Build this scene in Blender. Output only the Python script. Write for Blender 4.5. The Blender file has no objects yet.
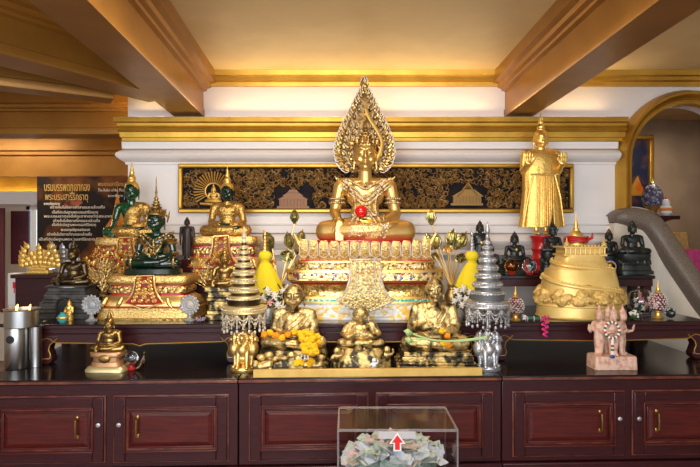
import bpy, bmesh, math, random
from mathutils import Vector, Matrix, Euler, noise
from mathutils.bvhtree import BVHTree
R = random.Random(11)
PI = math.pi
SC = bpy.context.scene
COL = SC.collection
F, HX, HY, CZ = 560.0, 350.0, 233.5, 1.5
V = Vector

def P(px, py, D):                       # where a sight line of the camera reaches the depth D
    return V(((px - HX) * D / F, D, CZ + (HY - py) * D / F))
def X(px, D): return (px - HX) * D / F
def Z(py, D): return CZ + (HY - py) * D / F

# ------------------------------------------------------------------ geometry collector
class G:
    def __init__(s):
        s.v = []; s.f = []; s.m = []; s.mi = 0; s.M = Matrix()
    def add(s, vs, fs):
        o = len(s.v); M = s.M
        s.v.extend([M @ V(v) for v in vs])
        for f in fs:
            s.f.append([i + o for i in f]); s.m.append(s.mi)
    def rings(s, rr, closed_u=True, cap0=True, cap1=True, loop=False):
        n = len(rr[0]); vs = [p for r in rr for p in r]; fs = []
        m = len(rr)
        for i in range(m if loop else m - 1):
            a = i * n; b = ((i + 1) % m) * n
            for j in range(n if closed_u else n - 1):
                k = (j + 1) % n
                fs.append([a + j, a + k, b + k, b + j])
        if closed_u and not loop:
            if cap0: fs.append(list(range(n - 1, -1, -1)))
            if cap1: fs.append([(m - 1) * n + j for j in range(n)])
        s.add(vs, fs)
    def ell(s, c, r, rot=None, seg=14, rings=9):
        if not hasattr(r, '__len__'): r = (r, r, r)
        c = V(c); rot = Euler(rot).to_matrix() if rot else None
        rr = []
        for i in range(rings + 1):
            t = -PI / 2 + PI * i / rings
            t = max(-PI / 2 + .04, min(PI / 2 - .04, t))
            ring = []
            for j in range(seg):
                a = 2 * PI * j / seg
                p = V((r[0] * math.cos(t) * math.cos(a), r[1] * math.cos(t) * math.sin(a), r[2] * math.sin(t)))
                if rot: p = rot @ p
                ring.append(c + p)
            rr.append(ring)
        s.rings(rr)
    def bead(s, c, r): s.ell(c, r, seg=7, rings=5)
    def cap(s, p0, p1, r0, r1, seg=10):
        p0 = V(p0); p1 = V(p1); d = p1 - p0; L = d.length
        if L < 1e-6: s.ell(p0, r0, seg=seg, rings=6); return
        d /= L; u = d.orthogonal().normalized(); w = d.cross(u)
        rr = []
        def ring(c, r): rr.append([c + (u * math.cos(2 * PI * j / seg) + w * math.sin(2 * PI * j / seg)) * r for j in range(seg)])
        for t in (-1.5, -1.0, -.5): ring(p0 + d * r0 * math.sin(t), r0 * math.cos(t))
        ring(p0, r0); ring(p1, r1)
        for t in (.5, 1.0, 1.5): ring(p1 + d * r1 * math.sin(t), r1 * math.cos(t))
        s.rings(rr)
    def chain(s, pts, rs, seg=10):
        for i in range(len(pts) - 1): s.cap(pts[i], pts[i + 1], rs[i], rs[i + 1], seg)
    def tube(s, pts, r, seg=8, closed=False, cap=True):
        pts = [V(p) for p in pts]; n = len(pts); rr = []
        rs = r if hasattr(r, '__len__') else [r] * n
        u = None
        for i in range(n):
            a = pts[i - 1] if (i > 0 or closed) else pts[i]
            b = pts[(i + 1) % n] if (i < n - 1 or closed) else pts[i]
            d = (b - a)
            if d.length < 1e-9: d = V((0, 0, 1))
            d.normalize()
            if u is None: u = d.orthogonal().normalized()
            u = (u - d * u.dot(d))
            u = u.normalized() if u.length > 1e-6 else d.orthogonal().normalized()
            w = d.cross(u)
            rr.append([pts[i] + (u * math.cos(2 * PI * j / seg) + w * math.sin(2 * PI * j / seg)) * rs[i] for j in range(seg)])
        s.rings(rr, cap0=cap, cap1=cap, loop=closed)
    def box(s, c, size, rot=None):
        c = V(c); h = [q / 2 for q in size]
        rm = Euler(rot).to_matrix() if rot else Matrix.Identity(3)
        vs = [c + rm @ V((x * h[0], y * h[1], z * h[2])) for x in (-1, 1) for y in (-1, 1) for z in (-1, 1)]
        s.add(vs, [[0, 1, 3, 2], [4, 6, 7, 5], [0, 4, 5, 1], [2, 3, 7, 6], [0, 2, 6, 4], [1, 5, 7, 3]])
    def bx(s, x0, x1, y0, y1, z0, z1):
        s.box(((x0 + x1) / 2, (y0 + y1) / 2, (z0 + z1) / 2), (abs(x1 - x0), abs(y1 - y0), abs(z1 - z0)))
    def lathe(s, prof, c=(0, 0, 0), seg=28, sy=1.0):
        c = V(c)
        rr = [[c + V((r * math.cos(2 * PI * j / seg), sy * r * math.sin(2 * PI * j / seg), z)) for j in range(seg)] for r, z in prof]
        s.rings(rr)
    def loft(s, levels, n=4.0, seg=48, c=(0, 0, 0), lift=0.0):   # super-ellipse sections (z, hx, hy)
        c = V(c); rr = []
        for z, hx, hy in levels:
            ring = []
            for j in range(seg):
                a = 2 * PI * (j + .5) / seg; ca, sa = math.cos(a), math.sin(a)
                x = hx * math.copysign(abs(ca) ** (2 / n), ca); y = hy * math.copysign(abs(sa) ** (2 / n), sa)
                ring.append(c + V((x, y, z + lift * (x / max(hx, 1e-6)) ** 2)))
            rr.append(ring)
        s.rings(rr)
    def prism(s, poly, y0, y1):          # polygon in x,z given a thickness along y
        n = len(poly)
        vs = [(x, y0, z) for x, z in poly] + [(x, y1, z) for x, z in poly]
        fs = [list(range(n)), list(range(2 * n - 1, n - 1, -1))]
        for i in range(n):
            j = (i + 1) % n; fs.append([i, n + i, n + j, j])
        s.add(vs, fs)
    def extx(s, prof, x0, x1):           # profile in y,z run along x
        s.rings([[(x0, y, z) for y, z in prof], [(x1, y, z) for y, z in prof]])
    def run(s, prof, p0, p1):            # profile (side, z) run along a level line from p0 to p1
        p0 = V(p0); p1 = V(p1); d = (p1 - p0); d.z = 0; d.normalize(); n = V((d.y, -d.x, 0))
        s.rings([[p + n * a + V((0, 0, z)) for a, z in prof] for p in (p0, p1)])
    def sheet(s, rows, t):               # grid of points given a thickness t along y
        n = len(rows[0])
        front = [p for r in rows for p in r]; back = [V(p) + V((0, t, 0)) for p in front]
        m = len(rows); N = n * m; fs = []
        for i in range(m - 1):
            for j in range(n - 1):
                a = i * n + j; q = [a, a + 1, a + n + 1, a + n]
                fs.append(q); fs.append([N + k for k in reversed(q)])
        edge = [j for j in range(n)] + [i * n + n - 1 for i in range(1, m)] + [(m - 1) * n + j for j in range(n - 2, -1, -1)] + [i * n for i in range(m - 2, 0, -1)]
        for i in range(len(edge)):
            a, b = edge[i], edge[(i + 1) % len(edge)]; fs.append([a, N + a, N + b, b])
        s.add(list(front) + back, fs)
    def mesh(s, name='m'):
        me = bpy.data.meshes.new(name)
        me.from_pydata([tuple(v) for v in s.v], [], s.f)
        me.polygons.foreach_set('material_index', s.m)
        me.update(); return me

def finish(me, mats, angle=38):
    me.materials.clear()
    for m in (mats if isinstance(mats, (list, tuple)) else [mats]): me.materials.append(m)
    me.shade_smooth()
    if angle < 179: me.set_sharp_from_angle(angle=math.radians(angle))

def build(g, name, mats, parent=None, loc=None, angle=38, bevel=0, fix=True, rotz=0):
    me = g if isinstance(g, bpy.types.Mesh) else g.mesh(name)
    if fix and not isinstance(g, bpy.types.Mesh):
        b = bmesh.new(); b.from_mesh(me); bmesh.ops.recalc_face_normals(b, faces=b.faces); b.to_mesh(me); b.free()
    finish(me, mats, angle)
    o = bpy.data.objects.new(name, me); COL.objects.link(o)
    if parent: o.parent = parent
    if loc is not None: o.location = loc
    o.rotation_euler.z = rotz
    if bevel:
        md = o.modifiers.new('edge', 'BEVEL'); md.width = bevel; md.segments = 2; md.limit_method = 'ANGLE'; md.angle_limit = math.radians(35)
    return o

def fuse(g, voxel, smooth=4, factor=.5):
    me = g.mesh('f'); o = bpy.data.objects.new('f', me); COL.objects.link(o)
    md = o.modifiers.new('r', 'REMESH'); md.mode = 'VOXEL'; md.voxel_size = voxel
    if smooth:
        sm = o.modifiers.new('s', 'SMOOTH'); sm.iterations = smooth; sm.factor = factor
    dg = bpy.context.evaluated_depsgraph_get()
    out = bpy.data.meshes.new_from_object(o.evaluated_get(dg))
    bpy.data.objects.remove(o); bpy.data.meshes.remove(me)
    return out

def cut(me, co, no):                      # keep the side the normal points to
    b = bmesh.new(); b.from_mesh(me)
    r = bmesh.ops.bisect_plane(b, geom=b.verts[:] + b.edges[:] + b.faces[:], plane_co=co, plane_no=no, clear_inner=True)
    es = [e for e in r['geom_cut'] if isinstance(e, bmesh.types.BMEdge)]
    if es: bmesh.ops.holes_fill(b, edges=es)
    b.to_mesh(me); b.free(); return me

def surf(me):
    return BVHTree.FromPolygons([v.co.copy() for v in me.vertices], [tuple(p.vertices) for p in me.polygons])
def drape(tree, pts, off=0.0, y0=-3):     # drop (x, z) pattern points on the front of a body
    out = []
    for x, z in pts:
        h = tree.ray_cast(V((x, y0, z)), V((0, 1, 0)))
        if h[0] is not None: out.append(V((x, h[0].y - off, z)))
    return out
def curve2(p, n=16):                      # smooth line through pattern points
    out = []
    q = [p[0]] + list(p) + [p[-1]]
    k = len(p) - 1
    for i in range(n + 1):
        t = i / n * k; j = min(int(t), k - 1); t -= j
        a, b, c, d = [V(e) for e in q[j:j + 4]]
        out.append(.5 * ((2 * b) + (c - a) * t + (2 * a - 5 * b + 4 * c - d) * t * t + (3 * b - a - 3 * c + d) * t ** 3))
    return out

def thing(name, label, cat, loc=(0, 0, 0), group=None, rotz=0):
    o = bpy.data.objects.new(name, None); COL.objects.link(o); o.location = loc; o.rotation_euler.z = rotz
    o.empty_display_size = .05
    return tag(o, label, cat, group)
def tag(o, label, cat, group=None):
    o['label'] = label; o['category'] = cat
    if group: o['group'] = group
    return o
def structure(g, name, m, **k):
    o = build(g, name, m, **k); o['kind'] = 'structure'; return o
def copy_tree(o, parent=None):
    c = o.copy(); COL.objects.link(c)
    if parent: c.parent = parent
    for ch in list(o.children): copy_tree(ch, c)
    return c

# ------------------------------------------------------------------ materials
def mat(name, col, rough=.5, metal=0.0, bump=0.0, bscale=60, col2=None, nscale=10, lo=.4, hi=.6, coat=0.0, trans=0.0, ior=1.45,
        emit=0.0, vor=False, detail=4, alpha=1.0, stretch=None, dist=.01, spec=.5):
    m = bpy.data.materials.new(name); m.use_nodes = True
    nt = m.node_tree; N = nt.nodes; L = nt.links; b = N['Principled BSDF']
    def rgba(c): return (c[0], c[1], c[2], 1)
    b.inputs['Base Color'].default_value = rgba(col); b.inputs['Roughness'].default_value = rough
    b.inputs['Metallic'].default_value = metal; b.inputs['Coat Weight'].default_value = coat
    b.inputs['Coat Roughness'].default_value = .15
    b.inputs['Transmission Weight'].default_value = trans; b.inputs['IOR'].default_value = ior
    b.inputs['Specular IOR Level'].default_value = spec
    if emit:
        b.inputs['Emission Color'].default_value = rgba(col); b.inputs['Emission Strength'].default_value = emit
    if alpha < 1: b.inputs['Alpha'].default_value = alpha
    tc = N.new('ShaderNodeTexCoord'); co = tc.outputs['Object']
    if stretch:
        mp = N.new('ShaderNodeMapping'); mp.inputs['Scale'].default_value = stretch; L.new(co, mp.inputs['Vector']); co = mp.outputs['Vector']
    if col2 is not None:
        if vor:
            t = N.new('ShaderNodeTexVoronoi'); t.inputs['Scale'].default_value = nscale; out = t.outputs['Distance']
        else:
            t = N.new('ShaderNodeTexNoise'); t.inputs['Scale'].default_value = nscale; t.inputs['Detail'].default_value = detail; out = t.outputs['Fac']
        L.new(co, t.inputs['Vector'])
        r = N.new('ShaderNodeValToRGB'); r.color_ramp.elements[0].position = lo; r.color_ramp.elements[1].position = hi
        r.color_ramp.elements[0].color = rgba(col); r.color_ramp.elements[1].color = rgba(col2)
        L.new(out, r.inputs['Fac']); L.new(r.outputs['Color'], b.inputs['Base Color'])
    if bump:
        if vor:
            t = N.new('ShaderNodeTexVoronoi'); t.inputs['Scale'].default_value = bscale; out = t.outputs['Distance']
        else:
            t = N.new('ShaderNodeTexNoise'); t.inputs['Scale'].default_value = bscale; t.inputs['Detail'].default_value = 3; out = t.outputs['Fac']
        L.new(co, t.inputs['Vector'])
        bp = N.new('ShaderNodeBump'); bp.inputs['Strength'].default_value = bump; bp.inputs['Distance'].default_value = dist
        L.new(out, bp.inputs['Height']); L.new(bp.outputs['Normal'], b.inputs['Normal'])
    return m

def mosaic(name, cols, scale, rough=.25, metal=0.0, stretch=None, bump=.3):
    m = bpy.data.materials.new(name); m.use_nodes = True
    nt = m.node_tree; N = nt.nodes; L = nt.links; b = N['Principled BSDF']
    b.inputs['Roughness'].default_value = rough; b.inputs['Metallic'].default_value = metal
    tc = N.new('ShaderNodeTexCoord'); mp = N.new('ShaderNodeMapping'); mp.inputs['Scale'].default_value = stretch or (1, 1, 1)
    L.new(tc.outputs['Object'], mp.inputs['Vector'])
    t = N.new('ShaderNodeTexVoronoi'); t.inputs['Scale'].default_value = scale; L.new(mp.outputs['Vector'], t.inputs['Vector'])
    sp = N.new('ShaderNodeSeparateColor'); L.new(t.outputs['Color'], sp.inputs['Color'])
    r = N.new('ShaderNodeValToRGB'); r.color_ramp.interpolation = 'CONSTANT'
    e = r.color_ramp.elements
    while len(e) < len(cols): e.new(.5)
    for i, c in enumerate(cols):
        e[i].position = i / len(cols); e[i].color = (c[0], c[1], c[2], 1)
    L.new(sp.outputs['Red'], r.inputs['Fac']); L.new(r.outputs['Color'], b.inputs['Base Color'])
    bp = N.new('ShaderNodeBump'); bp.inputs['Strength'].default_value = bump; bp.inputs['Distance'].default_value = .004; bp.invert = True
    L.new(t.outputs['Distance'], bp.inputs['Height']); L.new(bp.outputs['Normal'], b.inputs['Normal'])
    return m

def clear_sheet(name, tint=(1, 1, 1), gloss=.06, ior=1.5):        # thin acrylic: lets light through, mirrors a little at grazing angles
    m = bpy.data.materials.new(name); m.use_nodes = True
    nt = m.node_tree; N = nt.nodes; L = nt.links; N.remove(N['Principled BSDF'])
    t = N.new('ShaderNodeBsdfTransparent'); t.inputs['Color'].default_value = (*tint, 1)
    g = N.new('ShaderNodeBsdfGlossy'); g.inputs['Roughness'].default_value = gloss
    fr = N.new('ShaderNodeFresnel'); fr.inputs['IOR'].default_value = ior
    ge = N.new('ShaderNodeNewGeometry'); iv = N.new('ShaderNodeMath'); iv.operation = 'SUBTRACT'; iv.inputs[0].default_value = 1; L.new(ge.outputs['Backfacing'], iv.inputs[1])
    mu = N.new('ShaderNodeMath'); mu.operation = 'MULTIPLY'; L.new(fr.outputs['Fac'], mu.inputs[0]); L.new(iv.outputs[0], mu.inputs[1])
    mx = N.new('ShaderNodeMixShader'); L.new(mu.outputs[0], mx.inputs['Fac']); L.new(t.outputs['BSDF'], mx.inputs[1]); L.new(g.outputs['BSDF'], mx.inputs[2])
    L.new(mx.outputs['Shader'], N['Material Output'].inputs['Surface']); return m

m_white = mat('white_plaster', (.82, .77, .745), .55, bump=.25, bscale=9, dist=.02)
m_trim = mat('gold_paint', (.60, .34, .048), .36, metal=.65, col2=(.49, .265, .034), nscale=5, bump=.1, bscale=25)
m_beam = mat('gold_tan_paint', (.34, .155, .026), .36, metal=.4, col2=(.29, .13, .021), nscale=4, bump=.12, bscale=18)
m_ceil = mat('cream_gold_paint', (.70, .54, .29), .5, col2=(.64, .48, .25), nscale=3, bump=.15, bscale=6, dist=.02)
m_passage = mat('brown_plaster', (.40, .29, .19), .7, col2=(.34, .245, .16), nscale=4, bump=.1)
m_cream = mat('cream_wall', (.72, .62, .50), .6, bump=.1, bscale=8)
m_floor = mat('floor_tile', (.26, .15, .10), .35, col2=(.22, .12, .08), nscale=3)
m_wood = mat('mahogany', (.046, .0090, .0105), .32, col2=(.026, .0055, .0075), nscale=7, lo=.35, hi=.7, coat=.12, spec=.3, stretch=(1.5, 6, 22), bump=.06, bscale=14)
m_wood_red = mat('red_mahogany', (.095, .013, .010), .30, col2=(.050, .008, .008), nscale=6, lo=.35, hi=.68, coat=.12, spec=.3, stretch=(1.5, 6, 26), bump=.06, bscale=14)
m_wood_edge = mat('worn_edge', (.16, .045, .022), .35, col2=(.07, .014, .012), nscale=14, coat=.3)
m_black_top = mat('black_lacquer', (.010, .007, .008), .18, col2=(.018, .010, .010), nscale=6, coat=.1, spec=.4)
m_goldline = mat('gold_line', (.55, .30, .055), .4, metal=.6)
m_gold = mat('polished_gold', (.82, .56, .20), .40, metal=.93, bump=.06, bscale=18)
m_gold_o = mat('chased_gold', (.82, .57, .22), .40, metal=.9, col2=(.22, .12, .035), nscale=85, lo=.34, hi=.70, vor=True, bump=.7, bscale=75, dist=.006)
m_gold_fine = mat('fine_chased_gold', (.84, .57, .20), .42, metal=.85, col2=(.56, .33, .10), nscale=120, lo=.40, hi=.75, vor=True, bump=.45, bscale=120, dist=.004)
m_gold_b = mat('bright_gilding', (.92, .61, .17), .40, metal=.85, bump=.1, bscale=30)
m_gold_b_o = mat('bright_chased_gilding', (.93, .62, .18), .42, metal=.82, col2=(.74, .44, .09), nscale=110, lo=.40, hi=.75, vor=True, bump=.30, bscale=110, dist=.004)
m_leaf = mat('gold_leaf_patchy', (.075, .048, .018), .45, metal=.85, col2=(.76, .56, .24), nscale=24, lo=.37, hi=.56, bump=.7, bscale=55, detail=6, dist=.008)
m_leaf_dark = mat('gold_leaf_worn', (.035, .026, .016), .42, metal=.6, col2=(.66, .46, .16), nscale=22, lo=.46, hi=.60, bump=.6, bscale=40, detail=6, dist=.01)
m_bronze = mat('dark_bronze', (.075, .052, .030), .32, metal=.9, col2=(.25, .16, .055), nscale=14, lo=.48, hi=.75)
m_bronze_g = mat('golden_bronze', (.42, .27, .085), .34, metal=.95, col2=(.26, .155, .05), nscale=20, bump=.15, bscale=40)
m_black_br = mat('black_bronze', (.022, .026, .026), .30, metal=.5, col2=(.045, .050, .045), nscale=18)
m_stone_black = mat('black_stone', (.030, .028, .026), .5, col2=(.065, .060, .055), nscale=25, bump=.4, bscale=40)
m_dark_wood_fig = mat('dark_brown_bronze', (.035, .022, .020), .4, metal=.3)
m_emerald = mat('emerald_glass', (.001, .030, .017), .14, coat=.6, col2=(.0005, .010, .006), nscale=7)
m_emerald_b = mat('bright_emerald_glass', (.001, .065, .021), .14, coat=.6, col2=(.0006, .022, .010), nscale=7)
m_emface = mat('dark_emerald', (.003, .016, .011), .16, coat=.5)
m_gold_cloth = mat('gold_mesh_robe', (.72, .46, .13), .42, metal=.85, col2=(.42, .24, .06), nscale=110, lo=.3, hi=.65, vor=True, bump=.6, bscale=110, dist=.004)
m_red = mat('red_lacquer', (.42, .010, .013), .30, coat=.3)
m_red_dark = mat('deep_red', (.30, .010, .012), .38)
m_red_glass = mat('red_glass_ball', (.62, .004, .008), .10, coat=.8)
m_yellow = mat('yellow_felt', (.78, .61, .016), .85, bump=.2, bscale=60)
m_marigold = mat('marigold', (.92, .50, .008), .8, bump=.9, bscale=220, dist=.006)
m_orange = mat('orange_marigold', (.92, .30, .006), .8, bump=.9, bscale=220, dist=.006)
m_petal_w = mat('white_petal', (.80, .76, .72), .6)
m_petal_p = mat('pink_petal', (.80, .45, .42), .6)
m_green = mat('leaf_green', (.035, .12, .035), .5)
m_green_pale = mat('pale_lotus_green', (.35, .50, .20), .5)
m_silver = mat('silver_paint', (.58, .58, .60), .38, metal=.75, col2=(.36, .36, .38), nscale=60, bump=.3, bscale=70)
m_pearl = mat('pearl_strings', (.62, .56, .46), .3, col2=(.40, .32, .20), nscale=60)
m_steel = mat('stainless_steel', (.40, .39, .38), .30, metal=1, stretch=(1, 1, .05), bump=.03, bscale=120)
m_crystal = mat('frosted_crystal', (.66, .67, .69), .18, trans=.6, ior=1.45, bump=.5, bscale=120, dist=.003)
m_glass = mat('clear_glass', (.97, .98, 1), .01, trans=1, ior=1.45)
m_amber = mat('amber_glass', (.95, .25, .03), .02, trans=1, ior=1.45)
m_clear = clear_sheet('clear_acrylic', (.95, .95, .96), .12, 1.22)
m_clear_edge = mat('acrylic_edge', (.52, .46, .48), .15, trans=.5, alpha=.45)
m_dome = clear_sheet('dome_glass', (.90, .92, .92), .05, 1.6)
m_rail = mat('brown_terrazzo', (.135, .10, .075), .42, col2=(.20, .155, .12), nscale=110, lo=.4, hi=.65, bump=.05)
m_pink_stone = mat('pink_stone', (.68, .44, .34), .55, col2=(.44, .21, .13), nscale=38, lo=.46, hi=.68, bump=.35, bscale=50)
m_shutter = mat('maroon_shutter', (.085, .013, .020), .4)
m_mound = mat('mount_gold_paint', (.84, .60, .21), .42, metal=.35, bump=.12, bscale=22, col2=(.76, .51, .15), nscale=9)
m_mound_rough = mat('mount_gold_rock', (.76, .51, .16), .5, metal=.35, bump=.8, bscale=60, col2=(.36, .19, .04), nscale=45, lo=.45, hi=.7)
m_bar = mat('yellow_painted_bar', (.66, .43, .12), .4, metal=.3, col2=(.58, .36, .09), nscale=12)
m_panel_bg = mat('dark_blue_ground', (.006, .006, .011), .7, col2=(.016, .010, .009), nscale=20, spec=.15)
m_carve1 = mat('brown_gilt_scroll', (.27, .145, .04), .48, metal=.5)
m_carve2 = mat('rust_scroll', (.15, .055, .028), .5, metal=.2)
m_carve3 = mat('green_bronze_scroll', (.085, .075, .035), .5, metal=.3)
m_board = mat('printed_board', (.012, .007, .006), .6, col2=(.22, .065, .010), nscale=3.2, lo=.50, hi=.74, spec=.2)
m_ink_gold = mat('gold_ink', (.62, .38, .09), .5)
m_ink_white = mat('white_ink', (.80, .72, .58), .5)
m_ink_orange = mat('orange_print', (.55, .12, .010), .6, col2=(.50, .26, .03), nscale=10, spec=.2)
m_mos_band = mosaic('gem_band', [(.72, .50, .18), (.62, .42, .16), (.30, .18, .06), (.05, .06, .18), (.70, .48, .16), (.38, .03, .03), (.72, .52, .2), (.62, .42, .14)], 80, metal=.6)
m_mos_green = mosaic('green_gem_line', [(.02, .30, .18), (.04, .42, .30), (.75, .70, .6), (.02, .24, .15)], 110)
m_mos_white = mosaic('white_flower_panel', [(.80, .77, .70), (.82, .79, .73), (.84, .55, .10), (.80, .76, .70), (.78, .50, .12)], 55)
m_mos_gold = mosaic('gold_scale_tiles', [(.80, .52, .14), (.62, .38, .09), (.86, .62, .24), (.42, .24, .06)], 70, metal=.8)
m_beadw = mat('white_gems', (.80, .76, .70), .18, coat=.5)
m_gem = mosaic('jewel_mix', [(.80, .74, .64), (.70, .44, .14), (.74, .70, .64), (.62, .42, .16), (.75, .52, .2), (.34, .20, .10)], 160)
m_egg = mosaic('ruby_scales', [(.20, .035, .045), (.42, .28, .26), (.10, .02, .03), (.55, .42, .38)], 130)
m_bronze_gold = mat('antique_gold', (.50, .34, .13), .38, metal=.95, col2=(.22, .13, .04), nscale=90, vor=True, lo=.35, hi=.75, bump=.4, bscale=90, dist=.004)
m_halo_dark = mat('halo_ground', (.10, .055, .018), .5, metal=.8, col2=(.30, .18, .06), nscale=60)
m_blue_scale = mosaic('blue_white_scales', [(.05, .055, .11), (.34, .34, .40), (.08, .08, .14), (.13, .12, .17)], 75)
m_flame = mat('flame', (1, .45, .08), .5, emit=12)
m_black = mat('black_matte', (.01, .01, .01), .5)
m_paper = mat('white_paper', (.78, .77, .75), .7)
m_redink = mat('red_print', (.72, .012, .012), .5)
m_blue = mat('deep_blue', (.02, .05, .30), .35)
m_picture = mat('night_picture', (.012, .018, .055), .4, col2=(.16, .06, .05), nscale=7, lo=.5, hi=.7)
m_pinkcloth = mat('pink_brocade', (.55, .05, .20), .6, col2=(.42, .03, .14), nscale=40)
m_tancloth = mat('gold_brocade', (.52, .32, .12), .6, col2=(.40, .23, .08), nscale=40)
# ------------------------------------------------------------------ the setting
ZC = 2.553                                             # ceiling height
WY = 3.70                                             # face of the back wall
LX = -1.467                                           # left corner of the back wall
g = G(); g.bx(-7, 4, -4, 8, -.1, 0); structure(g, 'floor', m_floor)
g = G(); g.bx(-7, 4, -3, 8, ZC, ZC + .12); structure(g, 'ceiling', m_ceil)

ACX, ACZ, ARO, ARI = 2.216, 1.975, .466, .385          # the arch
poly = [(LX, 0), (LX, ZC), (3.6, ZC), (3.6, 0), (ACX + ARI, 0)]
for i in range(25):
    a = PI * i / 24; poly.append((ACX + ARI * math.cos(a), ACZ + ARI * math.sin(a)))
poly.append((ACX - ARI, 0))
g = G(); g.prism(poly, WY, WY + .14); structure(g, 'wall_back', m_white, angle=20)
g = G(); g.bx(LX, LX + .14, WY + .14, 5.45, 0, ZC); structure(g, 'wall_left_return', m_white)

# gold arch moulding
path = [(-1, 0, 0.0)]
rows = []
prof = [(ARI - .012, WY + .02), (ARI - .012, 3.66), (ARI + .010, 3.645), (ARI + .02, 3.625), (ARI + .03, 3.645), (ARI + .040, 3.61), (ARI + .055, 3.60), (ARI + .064, 3.625), (ARO - .012, 3.64), (ARO, 3.67), (ARO, WY + .02)]
secs = []
secs.append([(ACX - r, y, 0) for r, y in prof])
for i in range(33):
    a = PI - PI * i / 32
    secs.append([(ACX + r * math.cos(a), y, ACZ + r * math.sin(a)) for r, y in prof])
secs.append([(ACX + r, y, 0) for r, y in prof])
g = G(); g.rings(secs); structure(g, 'trim_arch', m_trim, angle=25)

# cornice and white mouldings: a profile that runs along the back wall and returns round the left corner
def moulding(prof, name, m, x1):
    prof = [(d * .52 if d > 0 else d, d * .85, z) for d, z in prof]
    g = G(); secs = []
    secs.append([(LX - d, 5.4, z) for d, e, z in prof]); secs.append([(LX - d, WY - e, z) for d, e, z in prof]); secs.append([(x1, WY - e, z) for d, e, z in prof])
    g.rings(secs); return structure(g, name, m, angle=30)
def half_round(d0, d1, z0, z1, n=7):
    return [(d0 + (d1 - d0) * math.sin(PI * i / (n - 1)), z0 + (z1 - z0) * i / (n - 1)) for i in range(n)]
JX = ACX - ARO + .004
moulding([(-.01, 2.105), (.045, 2.105), (.05, 2.125), (.062, 2.128), (.066, 2.16)] + half_round(.075, .092, 2.162, 2.195, 5) + [(.082, 2.20), (.086, 2.215), (.11, 2.222), (.11, 2.252), (.09, 2.256), (-.01, 2.256)], 'trim_1', m_trim, JX + .04)
moulding([(-.01, 2.055), (.045, 2.055), (.05, 2.10), (-.01, 2.10)], 'trim_2', m_white, JX)
moulding([(-.01, 1.955), (.02, 1.955), (.022, 1.968)] + half_round(.03, .10, 1.97, 2.052) + [(-.01, 2.054)], 'trim_3', m_white, JX)
moulding([(-.01, 1.555), (.02, 1.555), (.03, 1.565), (.03, 1.612), (-.01, 1.612)], 'trim_4', m_white, JX)
moulding([(-.01, 1.505), (.055, 1.505), (.06, 1.55), (-.01, 1.55)], 'trim_5', m_white, JX)
moulding([(-.01, 1.40)] + half_round(.025, .09, 1.40, 1.50) + [(-.01, 1.502)], 'trim_6', m_white, JX)
moulding([(-.01, 1.36), (.07, 1.36), (.075, 1.395), (-.01, 1.395)], 'trim_7', m_white, JX)

# ceiling moulding along the top of the wall, beams with stepped crowns
crown = [(-.01, ZC - .085), (.03, ZC - .085), (.035, ZC - .06), (.07, ZC - .055), (.08, ZC - .035), (.11, ZC - .03), (.12, ZC + .01), (-.01, ZC + .01)]
moulding(crown, 'trim_8', m_trim, 3.6)

def beam(name, p0, p1, w, zb=2.27):
    h = w / 2
    side = [(h, zb), (h + .004, zb + .012), (h + .004, zb + .045), (h - .004, zb + .05), (h - .004, zb + .165), (h + .018, zb + .172), (h + .022, zb + .185), (h + .045, zb + .192), (h + .052, zb + .212), (h + .082, zb + .220), (h + .09, ZC + .02)]
    prof = [(-a, z) for a, z in reversed(side)] + side
    g = G(); g.run(prof, p0, p1); return structure(g, name, m_beam, angle=25)
beam('beam_left', (-.752, -2.2, 0), (-1.062, WY + .01, 0), .195)
beam('beam_right', (1.11, -2.2, 0), (1.11, WY + .01, 0), .18)
beam('beam_slanting', (-3.15, -.107, 0), (-1.10, 3.25, 0), .20, 2.274)
beam('beam_slanting_far', (-4.42, 1.41, 0), (-1.39, 3.27, 0), .14, 2.272)
beam('beam_cross', (-5.8, 4.30, 0), (LX - .001, 4.30, 0), .2, 2.245)
# light shadow gap between the beam foot and the cornice is left as in the place

g = G(); g.bx(-5.1, -5, -3, 6.6, 0, ZC); structure(g, 'wall_left_blocker', m_cream)  # unseen wall added to shut out side daylight and darken the left beams
g = G(); g.bx(3.9, 4, -3, 3.7, 0, ZC); structure(g, 'wall_right_blocker', m_cream)  # unseen wall added to keep daylight off the right side
# header over the board, left room
g = G()
g.extx([(5.5, 2.07), (5.5, 2.26), (5.47, 2.27), (5.47, 2.30), (5.44, 2.31), (5.44, 2.35), (5.5, 2.36), (5.5, ZC), (5.7, ZC), (5.7, 2.07), (5.49, 2.06)], -6, LX + .14)
structure(g, 'beam_header', m_beam, angle=25)
g = G(); g.bx(-6, -3.12, 6.1, 6.35, 1.82, 1.96); structure(g, 'beam_white', m_white)
g = G(); g.bx(-6, -3.12, 6.36, 6.5, 1.96, 2.22); structure(g, 'beam_far', m_trim)
g = G()                                              # far left wall with its window opening
g.bx(-6.5, -3.78, 6.6, 6.75, 0, ZC); g.bx(-3.35, -1.3, 6.6, 6.75, 0, ZC); g.bx(-3.78, -3.35, 6.6, 6.75, 0, .75); g.bx(-3.78, -3.35, 6.6, 6.75, 1.80, ZC)
structure(g, 'wall_left', m_cream)
g = G()
for x0, x1, z0, z1 in ((-3.80, -3.76, .73, 1.82), (-3.37, -3.33, .73, 1.82), (-3.80, -3.33, 1.78, 1.82), (-3.80, -3.33, .73, .77), (-3.575, -3.555, .75, 1.8)):
    g.bx(x0, x1, 6.57, 6.62, z0, z1)
structure(g, 'window_1', m_white)
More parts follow.
